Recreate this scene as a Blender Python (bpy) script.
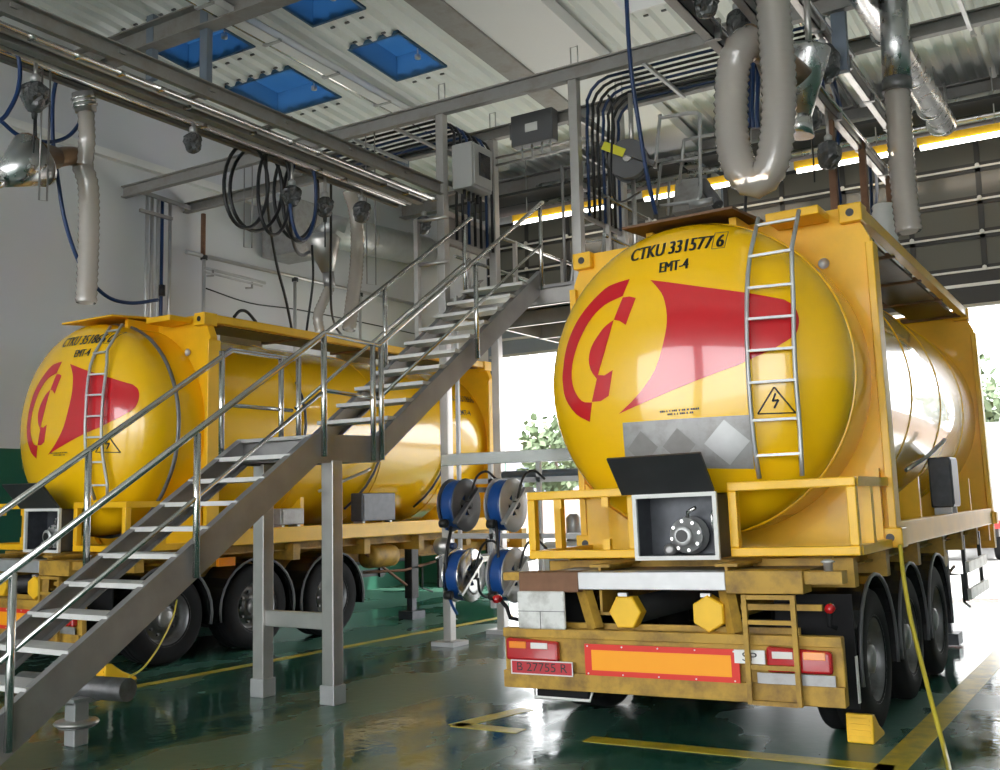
import bpy, bmesh, math, random
from mathutils import Vector, Matrix
random.seed(4)
pi = math.pi
SC = bpy.context.scene
COL = SC.collection
for o in list(bpy.data.objects): bpy.data.objects.remove(o)

# ---------------------------------------------------------------- camera
F, YAW, PITCH, ROLL, H = 1033.43, 0.554576, 0.110854, -0.022531, 1.6961
fw = Vector((-math.sin(YAW)*math.cos(PITCH), math.cos(YAW)*math.cos(PITCH), math.sin(PITCH)))
rt = Vector((math.cos(YAW), math.sin(YAW), 0)); up = rt.cross(fw)
rt2 = rt*math.cos(ROLL)+up*math.sin(ROLL); up2 = -rt*math.sin(ROLL)+up*math.cos(ROLL)
cam = bpy.data.objects.new('camera', bpy.data.cameras.new('camera')); COL.objects.link(cam)
M = Matrix((rt2, up2, -fw)).transposed().to_4x4(); M.translation = Vector((0, 0, H)); cam.matrix_world = M
cam.data.sensor_width = 36; cam.data.lens = F*36/1000; cam.data.clip_end = 500
SC.camera = cam

# ---------------------------------------------------------------- light
wd = bpy.data.worlds.new('sky'); SC.world = wd; wd.use_nodes = True
bg = wd.node_tree.nodes['Background']
bg.inputs[0].default_value = (0.96, 0.98, 1.0, 1); bg.inputs[1].default_value = 5.0
SC.view_settings.view_transform = 'Standard'; SC.view_settings.look = 'None'
SC.view_settings.gamma = 1.0; SC.view_settings.use_curve_mapping = False
SC.view_settings.exposure = 0.72
sn = bpy.data.objects.new('sun', bpy.data.lights.new('sun', 'SUN')); COL.objects.link(sn)
sn.data.energy = 6.0; sn.data.angle = math.radians(1.0); sn.data.color = (1, .95, .86)
sn.rotation_euler = Vector((-.55, -.35, -1.0)).to_track_quat('-Z', 'Y').to_euler()
try:
    SC.cycles.use_denoising = True
    SC.cycles.max_bounces = 10; SC.cycles.diffuse_bounces = 5; SC.cycles.transparent_max_bounces = 24
    SC.cycles.sample_clamp_indirect = 6.0; SC.cycles.caustics_reflective = False; SC.cycles.caustics_refractive = False
except Exception: pass

# ---------------------------------------------------------------- pixel -> place
CAM = Vector((0, 0, H))
def ray(x, y): return fw + rt2*((x-500)/F) + up2*((385-y)/F)
def PZ(x, y, z=0.0): d = ray(x, y); return CAM + d*((z-H)/d.z)
def PX(x, y, X): d = ray(x, y); return CAM + d*(X/d.x)
def PY(x, y, Y): d = ray(x, y); return CAM + d*(Y/d.y)

# ---------------------------------------------------------------- materials
MT = {}
def mat(name, col, rough=.5, metal=0, coat=0, var=.0, vscale=3., dirt=None, dscale=2., damt=.5, bump=0, bscale=60., emit=None, estr=0, spec=.5, rvar=0):
    m = bpy.data.materials.new(name); m.use_nodes = True; nt = m.node_tree; N = nt.nodes; L = nt.links
    b = N['Principled BSDF']
    b.inputs['Base Color'].default_value = (*col, 1); b.inputs['Roughness'].default_value = rough
    b.inputs['Metallic'].default_value = metal; b.inputs['Specular IOR Level'].default_value = spec
    b.inputs['Coat Weight'].default_value = coat; b.inputs['Coat Roughness'].default_value = .04
    if emit: b.inputs['Emission Color'].default_value = (*emit, 1); b.inputs['Emission Strength'].default_value = estr
    tc = N.new('ShaderNodeTexCoord')
    if var or dirt:
        n1 = N.new('ShaderNodeTexNoise'); n1.inputs['Scale'].default_value = vscale; n1.inputs['Detail'].default_value = 6
        L.new(tc.outputs['Object'], n1.inputs['Vector'])
        mx = N.new('ShaderNodeMix'); mx.data_type = 'RGBA'
        mx.inputs['A'].default_value = (*[max(0, c*(1-var)) for c in col], 1); mx.inputs['B'].default_value = (*[min(1, c*(1+var)) for c in col], 1)
        L.new(n1.outputs['Fac'], mx.inputs['Factor']); out = mx.outputs['Result']
        if dirt:
            n2 = N.new('ShaderNodeTexNoise'); n2.inputs['Scale'].default_value = dscale; n2.inputs['Detail'].default_value = 8; n2.inputs['Roughness'].default_value = .65
            L.new(tc.outputs['Object'], n2.inputs['Vector'])
            rp = N.new('ShaderNodeValToRGB'); rp.color_ramp.elements[0].position = .45; rp.color_ramp.elements[1].position = .72
            rp.color_ramp.elements[1].color = (damt, damt, damt, 1)
            L.new(n2.outputs['Fac'], rp.inputs['Fac'])
            m2 = N.new('ShaderNodeMix'); m2.data_type = 'RGBA'; m2.inputs['B'].default_value = (*dirt, 1)
            L.new(rp.outputs['Color'], m2.inputs['Factor']); L.new(out, m2.inputs['A']); out = m2.outputs['Result']
        L.new(out, b.inputs['Base Color'])
    if rvar:
        n4 = N.new('ShaderNodeTexNoise'); n4.inputs['Scale'].default_value = vscale*2; n4.inputs['Detail'].default_value = 5
        L.new(tc.outputs['Object'], n4.inputs['Vector'])
        mr = N.new('ShaderNodeMapRange'); mr.inputs['To Min'].default_value = max(.02, rough-rvar); mr.inputs['To Max'].default_value = min(1, rough+rvar)
        L.new(n4.outputs['Fac'], mr.inputs['Value']); L.new(mr.outputs['Result'], b.inputs['Roughness'])
    if bump:
        n3 = N.new('ShaderNodeTexNoise'); n3.inputs['Scale'].default_value = bscale; n3.inputs['Detail'].default_value = 4
        L.new(tc.outputs['Object'], n3.inputs['Vector'])
        bp = N.new('ShaderNodeBump'); bp.inputs['Strength'].default_value = bump; bp.inputs['Distance'].default_value = .02
        L.new(n3.outputs['Fac'], bp.inputs['Height']); L.new(bp.outputs['Normal'], b.inputs['Normal'])
    MT[name] = m; return m

mat('steel', (.50, .48, .46), .36, .75, var=.25, vscale=4, rvar=.12)
mat('steel_bright', (.66, .65, .63), .2, .95, var=.12, vscale=5, rvar=.06)
mat('steel_dark', (.32, .31, .305), .42, .6, var=.3, vscale=5, rvar=.1)
mat('tread_steel', (.66, .65, .63), .5, .35, var=.15, vscale=6)
mat('galv', (.50, .50, .50), .45, .55, var=.2, vscale=6)
mat('beam_grey', (.30, .29, .28), .55, .2, var=.15, vscale=3, dirt=(.14, .09, .05), dscale=3, damt=.5)
mat('beam_blue', (.20, .24, .30), .5, .2, var=.1)
mat('rust', (.20, .10, .055), .75, .1, var=.4, vscale=8)
mat('yellow', (.95, .55, .004), .25, 0, coat=.7, var=.04, vscale=1.5)
mat('yellow_frame', (.90, .50, .008), .42, 0, coat=.15, var=.08, vscale=4, dirt=(.62, .36, .015), dscale=2.5, damt=.4)
mat('yellow_dirty', (.46, .27, .035), .6, 0, var=.25, vscale=5, dirt=(.13, .07, .022), dscale=4.5, damt=.9)
mat('yellow_plastic', (.85, .50, .02), .5, 0, var=.15, vscale=8)
mat('paint_line', (.62, .46, .03), .3, 0, var=.3, vscale=4, dirt=(.12, .14, .05), dscale=5, damt=.7)
mat('red_decal', (.62, .012, .02), .2, 0, coat=.9)
mat('black_text', (.012, .012, .012), .4)
mat('red_plate', (.45, .02, .03), .4, var=.15)
mat('red_reflect', (.70, .03, .015), .55)
mat('amber_reflect', (.95, .36, .004), .55)
mat('lamp_red', (.42, .008, .012), .12, coat=1)
mat('lamp_orange', (.80, .24, .01), .12, coat=1)
mat('lamp_white', (.72, .70, .66), .12, coat=1)
mat('rubber', (.010, .010, .011), .75, var=.3, vscale=10, spec=.2)
mat('placard_worn', (.25, .24, .23), .55, .2, var=.25, vscale=9)
mat('black', (.02, .02, .021), .5, var=.3, vscale=6)
mat('black_gloss', (.015, .015, .016), .25)
mat('rim', (.20, .20, .205), .45, .6, var=.3, vscale=8, dirt=(.06, .05, .04), dscale=6, damt=.6)
mat('white_plate', (.66, .66, .63), .4, var=.1, vscale=5, dirt=(.15, .13, .1), dscale=6, damt=.6)
mat('white_paint', (.72, .72, .69), .4, var=.1)
mat('plate_grey', (.34, .335, .33), .42, .35, var=.2, vscale=6, dirt=(.2, .18, .16), dscale=8, damt=.6)
mat('lid_dark', (.045, .047, .05), .4, .3, var=.3, vscale=6)
mat('box_dark', (.06, .065, .075), .4, .3, var=.5, vscale=12)
mat('wood_brown', (.17, .09, .05), .7, 0, var=.3, vscale=6)
mat('cable_black', (.012, .012, .014), .45)
mat('cable_blue', (.010, .035, .12), .4)
mat('hose_blue', (.012, .075, .30), .35, var=.15)
mat('hose_yellow', (.62, .50, .05), .4)
mat('duct', (.60, .60, .60), .28, .9, var=.1, vscale=4, rvar=.06)
mat('copper', (.30, .20, .13), .3, .8, var=.2)
mat('cab_grey', (.42, .42, .41), .45, 0, var=.05)
mat('cab_dark', (.10, .10, .105), .45, 0, var=.1)
mat('screen', (.03, .03, .035), .15)
mat('roof', (.78, .80, .78), .55, 0, var=.06, vscale=.8)
mat('roof_smooth', (.80, .80, .80), .5, 0, var=.04, vscale=.5)
mat('wrap', (.13, .13, .135), .25, .4, var=.7, vscale=14, bump=.9, bscale=22)
mat('door_frame', (.018, .018, .018), .45)
mat('door_rail', (.62, .62, .60), .35, .4)
mat('tube_light', (.9, .9, .88), .4, emit=(1, .96, .88), estr=7)
mat('seal', (.012, .012, .013), .7)
mat('asphalt', (.40, .39, .37), .8, 0, var=.1, vscale=.6)
mat('kerb', (.40, .39, .37), .8, var=.1)
mat('soil', (.15, .10, .075), .9, var=.35, vscale=.6)
mat('leaf', (.10, .14, .07), .7, var=.3, vscale=2)
mat('bark', (.12, .09, .07), .9)
mat('far_wall', (.40, .42, .52), .7)
mat('far_roof', (.34, .26, .24), .7)
mat('glass_dark', (.05, .06, .08), .1)
mat('van_white', (.7, .7, .7), .3)
mat('van_red', (.5, .03, .03), .3)
mat('label_yellow', (.75, .70, .03), .4)
mat('red_valve', (.5, .02, .02), .4)

def two_tone():
    m = mat('wall_paint', (.66, .67, .68), .5); nt = m.node_tree; N = nt.nodes; L = nt.links
    b = N['Principled BSDF']; tc = N.new('ShaderNodeTexCoord'); sp = N.new('ShaderNodeSeparateXYZ'); L.new(tc.outputs['Object'], sp.inputs[0])
    g = N.new('ShaderNodeMath'); g.operation = 'GREATER_THAN'; g.inputs[1].default_value = 2.55; L.new(sp.outputs['Z'], g.inputs[0])
    n1 = N.new('ShaderNodeTexNoise'); n1.inputs['Scale'].default_value = 1.2; n1.inputs['Detail'].default_value = 6; L.new(tc.outputs['Object'], n1.inputs['Vector'])
    mx = N.new('ShaderNodeMix'); mx.data_type = 'RGBA'; mx.inputs['A'].default_value = (.018, .12, .075, 1); mx.inputs['B'].default_value = (.66, .67, .69, 1)
    L.new(g.outputs[0], mx.inputs['Factor'])
    m2 = N.new('ShaderNodeMix'); m2.data_type = 'RGBA'; m2.blend_type = 'MULTIPLY'; m2.inputs['Factor'].default_value = .12
    L.new(mx.outputs['Result'], m2.inputs['A']); L.new(n1.outputs['Color'], m2.inputs['B']); L.new(m2.outputs['Result'], b.inputs['Base Color'])
two_tone()

def floor_mat():
    m = mat('floor_epoxy', (.02, .08, .06), .2); nt = m.node_tree; N = nt.nodes; L = nt.links
    b = N['Principled BSDF']; tc = N.new('ShaderNodeTexCoord')
    mp = N.new('ShaderNodeMapping'); mp.inputs['Scale'].default_value = (1.0, .55, 1); L.new(tc.outputs['Object'], mp.inputs['Vector'])
    def noise(s, d=6, r=.55):
        n = N.new('ShaderNodeTexNoise'); n.inputs['Scale'].default_value = s; n.inputs['Detail'].default_value = d; n.inputs['Roughness'].default_value = r
        L.new(mp.outputs['Vector'], n.inputs['Vector']); return n
    a = noise(.75, 5, .5)
    rp = N.new('ShaderNodeValToRGB'); rp.color_ramp.elements[0].position = .44; rp.color_ramp.elements[1].position = .54
    L.new(a.outputs['Fac'], rp.inputs['Fac'])                     # wet -> drying
    c = noise(4, 8, .6)
    mx = N.new('ShaderNodeMix'); mx.data_type = 'RGBA'; mx.inputs['A'].default_value = (.010, .052, .036, 1); mx.inputs['B'].default_value = (.034, .125, .090, 1)
    L.new(c.outputs['Fac'], mx.inputs['Factor'])
    dry = N.new('ShaderNodeMix'); dry.data_type = 'RGBA'; dry.inputs['B'].default_value = (.058, .145, .108, 1); L.new(mx.outputs['Result'], dry.inputs['A'])
    ml = N.new('ShaderNodeMath'); ml.operation = 'MULTIPLY'; ml.inputs[1].default_value = .8; L.new(rp.outputs['Color'], ml.inputs[0]); L.new(ml.outputs[0], dry.inputs['Factor'])
    L.new(dry.outputs['Result'], b.inputs['Base Color'])
    mr = N.new('ShaderNodeMapRange'); mr.inputs['To Min'].default_value = .07; mr.inputs['To Max'].default_value = .34; L.new(rp.outputs['Color'], mr.inputs['Value'])
    L.new(mr.outputs['Result'], b.inputs['Roughness'])
    bn = N.new('ShaderNodeTexNoise'); bn.inputs['Scale'].default_value = 9; bn.inputs['Detail'].default_value = 3; L.new(tc.outputs['Object'], bn.inputs['Vector'])
    bp = N.new('ShaderNodeBump'); bp.inputs['Strength'].default_value = .10; bp.inputs['Distance'].default_value = .02
    L.new(bn.outputs['Fac'], bp.inputs['Height']); L.new(bp.outputs['Normal'], b.inputs['Normal'])
floor_mat()

def see_through(name, tint, gloss=.12, rough=.15, diff=None, dmix=0.0, ribs=0):
    m = bpy.data.materials.new(name); m.use_nodes = True; nt = m.node_tree; N = nt.nodes; L = nt.links
    N.remove(N['Principled BSDF']); out = N['Material Output']
    t = N.new('ShaderNodeBsdfTransparent'); t.inputs[0].default_value = (*tint, 1)
    g = N.new('ShaderNodeBsdfGlossy'); g.inputs['Roughness'].default_value = rough; g.inputs[0].default_value = (.9, .9, .9, 1)
    last = t.outputs[0]
    if diff:
        df = N.new('ShaderNodeBsdfDiffuse'); df.inputs[0].default_value = (*diff, 1)
        tl = N.new('ShaderNodeBsdfTranslucent'); tl.inputs[0].default_value = (*diff, 1)
        a = N.new('ShaderNodeMixShader'); a.inputs[0].default_value = .5; L.new(df.outputs[0], a.inputs[1]); L.new(tl.outputs[0], a.inputs[2])
        b = N.new('ShaderNodeMixShader'); b.inputs[0].default_value = dmix; L.new(last, b.inputs[1]); L.new(a.outputs[0], b.inputs[2]); last = b.outputs[0]
    fr = N.new('ShaderNodeFresnel'); fr.inputs[0].default_value = 1.3
    ad = N.new('ShaderNodeMath'); ad.operation = 'ADD'; ad.inputs[1].default_value = gloss*.3; L.new(fr.outputs[0], ad.inputs[0])
    mx = N.new('ShaderNodeMixShader'); L.new(ad.outputs[0], mx.inputs[0]); L.new(last, mx.inputs[1]); L.new(g.outputs[0], mx.inputs[2])
    L.new(mx.outputs[0], out.inputs[0]); MT[name] = m; return m
see_through('blue_pane', (.05, .10, .16), .1, .1, diff=(.13, .27, .44), dmix=.85)
see_through('white_pane', (.12, .12, .12), .1, .2, diff=(.75, .76, .76), dmix=.85)
see_through('door_pane', (.02, .02, .018), .1, .25, diff=(.17, .17, .15), dmix=.8)
see_through('hose_clear', (.86, .82, .78), .3, .2, diff=(.80, .74, .68), dmix=.6)

# ---------------------------------------------------------------- mesh builder
OFF = {}
class MB:
    def __init__(s): s.v = []; s.f = []; s.sm = []
    def add(s, vs, fs, smooth=False):
        n = len(s.v); s.v += [tuple(v) for v in vs]; s.f += [tuple(n+i for i in f) for f in fs]; s.sm += [smooth]*len(fs); return s
    def box(s, x0, x1, y0, y1, z0, z1):
        v = [(x, y, z) for x in (x0, x1) for y in (y0, y1) for z in (z0, z1)]
        return s.add(v, [(0, 1, 3, 2), (4, 6, 7, 5), (0, 4, 5, 1), (2, 3, 7, 6), (0, 2, 6, 4), (1, 5, 7, 3)])
    def bar(s, a, b, w, h=None, ref=(0, 0, 1)):          # rectangular bar from a to b; w across, h along ref
        a = Vector(a); b = Vector(b); h = w if h is None else h; d = (b-a).normalized(); r = Vector(ref)
        if abs(d.dot(r)) > .98: r = Vector((0, 1, 0)) if abs(d.y) < .9 else Vector((1, 0, 0))
        x = d.cross(r).normalized(); y = x.cross(d).normalized()
        v = [p+x*(i*w/2)+y*(j*h/2) for p in (a, b) for i, j in ((-1, -1), (1, -1), (1, 1), (-1, 1))]
        return s.add(v, [(3, 2, 1, 0), (4, 5, 6, 7), (0, 1, 5, 4), (1, 2, 6, 5), (2, 3, 7, 6), (3, 0, 4, 7)])
    def chan(s, a, b, w, h, t, side=1, ref=(0, 0, 1)):   # C channel; web on +side, flanges to -side
        a = Vector(a); b = Vector(b); d = (b-a).normalized(); r = Vector(ref); x = d.cross(r).normalized(); y = x.cross(d).normalized()
        s.bar(a+x*side*(w-t)/2, b+x*side*(w-t)/2, t, h, ref)
        for k in (-1, 1): s.bar(a+y*k*(h-t)/2, b+y*k*(h-t)/2, w, t, ref)
        return s
    def ibeam(s, a, b, w, h, t, ref=(0, 0, 1)):
        a = Vector(a); b = Vector(b); d = (b-a).normalized(); r = Vector(ref); x = d.cross(r).normalized(); y = x.cross(d).normalized()
        s.bar(a, b, t, h-2*t, ref)
        for k in (-1, 1): s.bar(a+y*k*(h-t)/2, b+y*k*(h-t)/2, w, t, ref)
        return s
    def tube(s, pts, r, n=8, caps=True, closed=False):
        P = [Vector(p) for p in pts]; m = len(P); rr = r if hasattr(r, '__len__') else [r]*m
        T = []
        for i in range(m):
            if closed: t = P[(i+1) % m]-P[i-1]
            else: t = P[min(i+1, m-1)]-P[max(i-1, 0)]
            T.append(t.normalized())
        u = T[0].orthogonal().normalized(); vs = []
        for i in range(m):
            u = (u-T[i]*u.dot(T[i])); u = u.normalized() if u.length > 1e-6 else T[i].orthogonal().normalized(); w = T[i].cross(u)
            for k in range(n): a = 2*pi*k/n; vs.append(P[i]+(u*math.cos(a)+w*math.sin(a))*rr[i])
        fs = []
        for i in range(m if closed else m-1):
            j = (i+1) % m
            for k in range(n): fs.append((i*n+k, i*n+(k+1) % n, j*n+(k+1) % n, j*n+k))
        s.add(vs, fs, True)
        if caps and not closed:
            b = len(s.v)-m*n; s.f += [tuple(b+k for k in range(n-1, -1, -1)), tuple(b+(m-1)*n+k for k in range(n))]; s.sm += [False, False]
        return s
    def lathe(s, prof, o=(0, 0, 0), ax='z', n=24, smooth=True, caps=True, rot=0):   # prof: (r, h)
        o = Vector(o); vs = []
        for r, h in prof:
            for k in range(n):
                a = 2*pi*k/n+rot; c, d = r*math.cos(a), r*math.sin(a)
                vs.append(o+Vector({'z': (c, d, h), 'x': (h, c, d), 'y': (d, h, c)}[ax]))
        fs = [(i*n+k, i*n+(k+1) % n, (i+1)*n+(k+1) % n, (i+1)*n+k) for i in range(len(prof)-1) for k in range(n)]
        b = len(s.v); s.add(vs, fs, smooth)
        if caps:
            s.f += [tuple(b+k for k in range(n-1, -1, -1)), tuple(b+(len(prof)-1)*n+k for k in range(n))]; s.sm += [False, False]
        return s
    def prism(s, poly, ax, a, b):                        # poly 2D extruded along axis from a to b
        mk = {'x': lambda p, t: (t, p[0], p[1]), 'y': lambda p, t: (p[0], t, p[1]), 'z': lambda p, t: (p[0], p[1], t)}[ax]
        n = len(poly); v = [mk(p, a) for p in poly]+[mk(p, b) for p in poly]
        return s.add(v, [tuple(range(n-1, -1, -1)), tuple(range(n, 2*n))]+[(i, (i+1) % n, n+(i+1) % n, n+i) for i in range(n)])
    def mesh(s, name, off=(0, 0, 0)):
        me = bpy.data.meshes.new(name); o = Vector(off)
        me.from_pydata([tuple(Vector(v)-o) for v in s.v], [], s.f)
        me.polygons.foreach_set('use_smooth', s.sm)
        bm = bmesh.new(); bm.from_mesh(me); bmesh.ops.recalc_face_normals(bm, faces=bm.faces); bm.to_mesh(me); bm.free(); me.update()
        return me
    def build(s, name, m, parent=None, bevel=0, kind=None, label=None):
        off = OFF.get(parent.name, (0, 0, 0)) if parent else (0, 0, 0)
        o = bpy.data.objects.new(name, s.mesh(name, off)); COL.objects.link(o)
        o.data.materials.append(MT[m]); 
        if parent: o.parent = parent; OFF[o.name] = off
        if bevel:
            md = o.modifiers.new('bevel', 'BEVEL'); md.width = bevel; md.segments = 2; md.limit_method = 'ANGLE'
        if kind: o['kind'] = kind
        if label: o['label'] = label
        return o
def tag(o, label, cat, group=None):
    o['label'] = label; o['category'] = cat
    if group: o['group'] = group
    return o
def thing(name, label, cat, loc=(0, 0, 0), rot=(0, 0, 0), group=None, local=False, kind=None):
    o = bpy.data.objects.new(name, None); COL.objects.link(o); o.empty_display_size = .1
    o.location = loc; o.rotation_euler = rot
    if not local: OFF[o.name] = tuple(loc)
    if kind: o['kind'] = kind
    else: tag(o, label, cat, group)
    return o
def copy_tree(o, parent=None):
    c = o.copy(); COL.objects.link(c)
    if parent: c.parent = parent
    for ch in list(o.children): copy_tree(ch, c)
    return c
def inst(me, name, m, parent, loc=(0, 0, 0), rot=(0, 0, 0)):
    o = bpy.data.objects.new(name, me); COL.objects.link(o)
    if not me.materials: me.materials.append(MT[m])
    off = OFF.get(parent.name, (0, 0, 0)); o.parent = parent; o.location = Vector(loc)-Vector(off); o.rotation_euler = rot
    OFF[o.name] = off; return o
def smooth_path(pts, n=8):                               # Catmull-Rom
    P = [Vector(p) for p in pts]; P = [P[0]*2-P[1]]+P+[P[-1]*2-P[-2]]; out = []
    for i in range(1, len(P)-2):
        for k in range(n):
            t = k/n; a, b, c, d = P[i-1:i+3]
            out.append(.5*((2*b)+(c-a)*t+(2*a-5*b+4*c-d)*t*t+(3*b-a-3*c+d)*t**3))
    return out+[P[-2]]
def text_faces(s, size=1, bold=0.0):
    cu = bpy.data.curves.new('t', 'FONT'); cu.body = s; cu.size = size; cu.offset = bold*size; cu.resolution_u = 3; cu.align_x = 'CENTER'
    ob = bpy.data.objects.new('t', cu); COL.objects.link(ob); dg = bpy.context.evaluated_depsgraph_get()
    me = bpy.data.meshes.new_from_object(ob.evaluated_get(dg)); v = [tuple(x.co) for x in me.vertices]; f = [tuple(p.vertices) for p in me.polygons]
    bpy.data.objects.remove(ob); bpy.data.meshes.remove(me); return v, f
def bold(v, f, w):
    n = len(v); vs = []; fs = []
    for k, d in enumerate((-w, 0, w)): vs += [(a+d, b, c) for a, b, c in v]; fs += [tuple(i+k*n for i in q) for q in f]
    return vs, fs
def flat_text(s, cx, z, y, size, bold=.01, sx=1):        # text facing -Y
    v, f = text_faces(s, size, bold); return MB().add([(cx+a*sx, y, z+b) for a, b, _ in v], f)
# ================================================================ the hall
XL, XR, YB, YF = -13.2, 6.0, 18.0, -8.0
def roof_z(y): return 8.1+.07*(18-y)
fl = MB().box(XL-.2, XR, YF, YB, -.25, 0).build('floor', 'floor_epoxy', kind='structure')
gd = MB().box(-60, 60, YB, 110, -.3, -.05).box(-60, 60, -60, YF, -.3, -.05).build('ground', 'asphalt', kind='structure')
wl = MB().box(XL-.2, XL, YF, YB, 0, 10.2).build('wall_left', 'wall_paint', kind='structure')
wr = MB().box(XR, XR+.2, YF, YB, 0, 10.2).build('wall_right', 'wall_paint', kind='structure')
D1, D2 = (-11.2, -6.5), (-6.1, .2)
ZD, ZT = 4.62, 7.4
wb = MB()
for a, b in ((XL-.2, D1[0]), (D1[1], D2[0]), (D2[1], XR+.2)): wb.box(a, b, YB, YB+.25, 0, ZT)
wb.box(XL-.2, XR+.2, YB, YB+.25, ZT, 8.6); wb.build('wall_back', 'wall_paint', kind='structure')
wf = MB(); fo = [(-12.6, -7.2), (-6.4, -.4), (.4, 5.6)]
xs = [XL-.2]+[q for a in fo for q in a]+[XR+.2]
for i in range(0, len(xs), 2): wf.box(xs[i], xs[i+1], YF-.25, YF, 0, 6.4)
wf.box(XL-.2, XR+.2, YF-.25, YF, 6.4, 10.2); wf.build('wall_front', 'wall_paint', kind='structure')
# ledge along the left wall
MB().box(XL, XL+.12, YF, YB, 7.05, 7.17).build('trim_1', 'white_paint', kind='structure')

# painted floor lines
def line(a, b, w, nm='floor_line'):
    a = Vector((*a, 0)); b = Vector((*b, 0)); d = (b-a).normalized(); n = Vector((-d.y, d.x, 0))*w/2
    MB().prism([(p.x, p.y) for p in (a-n, b-n, b+n, a+n)], 'z', .0005, .003).build(nm, 'paint_line', fl)
line((-8.45, 4.6), (-8.05, 14.5), .13)
line((-3.5, 6.72), (-1.45, 6.84), .17); line((-1.47, 6.76), (-1.40, 12.5), .19)
line((-4.62, 6.70), (-4.05, 6.72), .15); line((-4.60, 6.66), (-4.42, 7.45), .15)
line((-5.6, 13.4), (-5.55, 17.5), .12)

# roof: ribbed steel sheets around skylight wells
sky_x = [(-12.42, -10.95), (-9.8, -8.8), (-8.15, -7.1), (-5.75, -4.7), (-2.6, -1.4)]
sky_y = [(2.5, 3.8), (6.5, 7.8), (9.6, 10.86), (11.62, 12.85)]
ce = thing('ceiling', '', '', kind='structure')
holes = [(x0, x1, y0, y1, i, j) for i, (x0, x1) in enumerate(sky_x) for j, (y0, y1) in enumerate(sky_y)]
xb = sorted({XL, XR}|{q for a in sky_x for q in a}); yb = sorted({YF, YB}|{q for a in sky_y for q in a})
def sheet(x0, x1, y0, y1):
    P = []; p = .27; k0 = math.floor(x0/p)
    prof = [(0, 0), (.11, 0), (.15, .06), (.23, .06), (.27, 0)]
    xs_ = {x0: None, x1: None}
    def h(x):
        t = (x/p-math.floor(x/p))*p
        for (a, b), (c, d) in zip(prof, prof[1:]):
            if a <= t <= c: return b+(d-b)*(t-a)/(c-a)
        return 0
    pts = [x0]
    for k in range(k0, math.ceil(x1/p)+1):
        for a, _ in prof[:-1]:
            x = k*p+a
            if x0+.005 < x < x1-.005: pts.append(x)
    pts.append(x1)
    v = []; 
    for x in pts:
        for y in (y0, y1): v.append((x, y, roof_z(y)+.06-h(x)))
    v2 = [(x, y, z+.05) for x, y, z in v]; n = len(v)
    f = [(2*i, 2*i+1, 2*i+3, 2*i+2) for i in range(len(pts)-1)]
    f2 = [(n+a, n+d, n+c, n+b) for a, b, c, d in f]
    side = [(0, 1, n+1, n), (n-2, n-1, 2*n-1, 2*n-2)]+[(2*i, 2*i+2, n+2*i+2, n+2*i) for i in range(len(pts)-1)]+[(2*i+1, 2*i+3, n+2*i+3, n+2*i+1) for i in range(len(pts)-1)]
    return MB().add(v+v2, f+f2+side)
for a, b in zip(xb, xb[1:]):
    for c, d in zip(yb, yb[1:]):
        if any(abs(a-h_[0]) < .01 and abs(c-h_[2]) < .01 for h_ in holes): continue
        sheet(a, b, c, d).build('roof_sheet', 'roof', ce)
for x0, x1, y0, y1, i, j in holes:
    z0, z1 = roof_z(y0), roof_z(y1); t = .04; hh = .40
    m = MB()
    for (a, b, c, d) in ((x0, x0+t, y0, y1), (x1-t, x1, y0, y1), (x0, x1, y0, y0+t), (x0, x1, y1-t, y1)):
        za, zb = roof_z(c), roof_z(d)
        v = [(a, c, za-.0), (b, c, za-.0), (b, d, zb-.0), (a, d, zb-.0)]; v += [(x, y, z+hh) for x, y, z in v]
        m.add(v, [(3, 2, 1, 0), (4, 5, 6, 7), (0, 1, 5, 4), (1, 2, 6, 5), (2, 3, 7, 6), (3, 0, 4, 7)])
    bluep = i < 2
    fr = m.build('skylight_curb', 'blue_pane' if bluep else 'roof_smooth', ce)
    v = [(x0, y0, z0+hh), (x1, y0, z0+hh), (x1, y1, z1+hh), (x0, y1, z1+hh)]; v += [(x, y, z+.02) for x, y, z in v]
    MB().add(v, [(3, 2, 1, 0), (4, 5, 6, 7), (0, 1, 5, 4), (1, 2, 6, 5), (2, 3, 7, 6), (3, 0, 4, 7)]).build('skylight_pane', 'blue_pane' if bluep else 'white_pane', fr)
    if bluep: MB().tube([(x1-.35, y1-.3, z1+hh), (x1-.35, y1-.3, z1+.18)], .012, 6).lathe([(.0, -.05), (.05, -.03), (.05, .03), (0, .05)], (x1-.35, y1-.3, z1+.15), 'z', 10, caps=False).build('opener_motor', 'galv', fr)
    # overlapping sheet edge below and above each opening: row of rib closers
    for yy in (y0-.13, y1+.13):
        cl = MB(); k = math.floor(x0/.27)
        while k*.27+.23 < x1:
            if k*.27 >= x0-.1: cl.box(k*.27+.155, k*.27+.225, yy-.015, yy+.015, roof_z(yy)-.02, roof_z(yy)+.04)
            k += 1
        cl.build('rib_closer', 'cab_dark', fr, kind='stuff')

# roof steel
def xbeam(n, y, z, w, h, x0=XL, x1=XR, m='beam_grey', t=.02): return MB().ibeam((x0, y, z), (x1, y, z), w, h, t).build('trim_%d' % n, m, kind='structure')
def ybeam(n, x, y0, y1, z0, z1, w, h, m='beam_grey', t=.02): return MB().ibeam((x, y0, z0), (x, y1, z1), w, h, t).build('trim_%d' % n, m, kind='structure')
xbeam(2, 9.42, 8.36, .26, .34, XL, -8.0)
xbeam(3, 10.28, 6.60, .10, .18)
xbeam(4, 11.50, 6.62, .10, .16)
xbeam(5, 3.0, 8.75, .26, .40)
xbeam(6, 17.45, 7.95, .22, .34)
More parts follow.
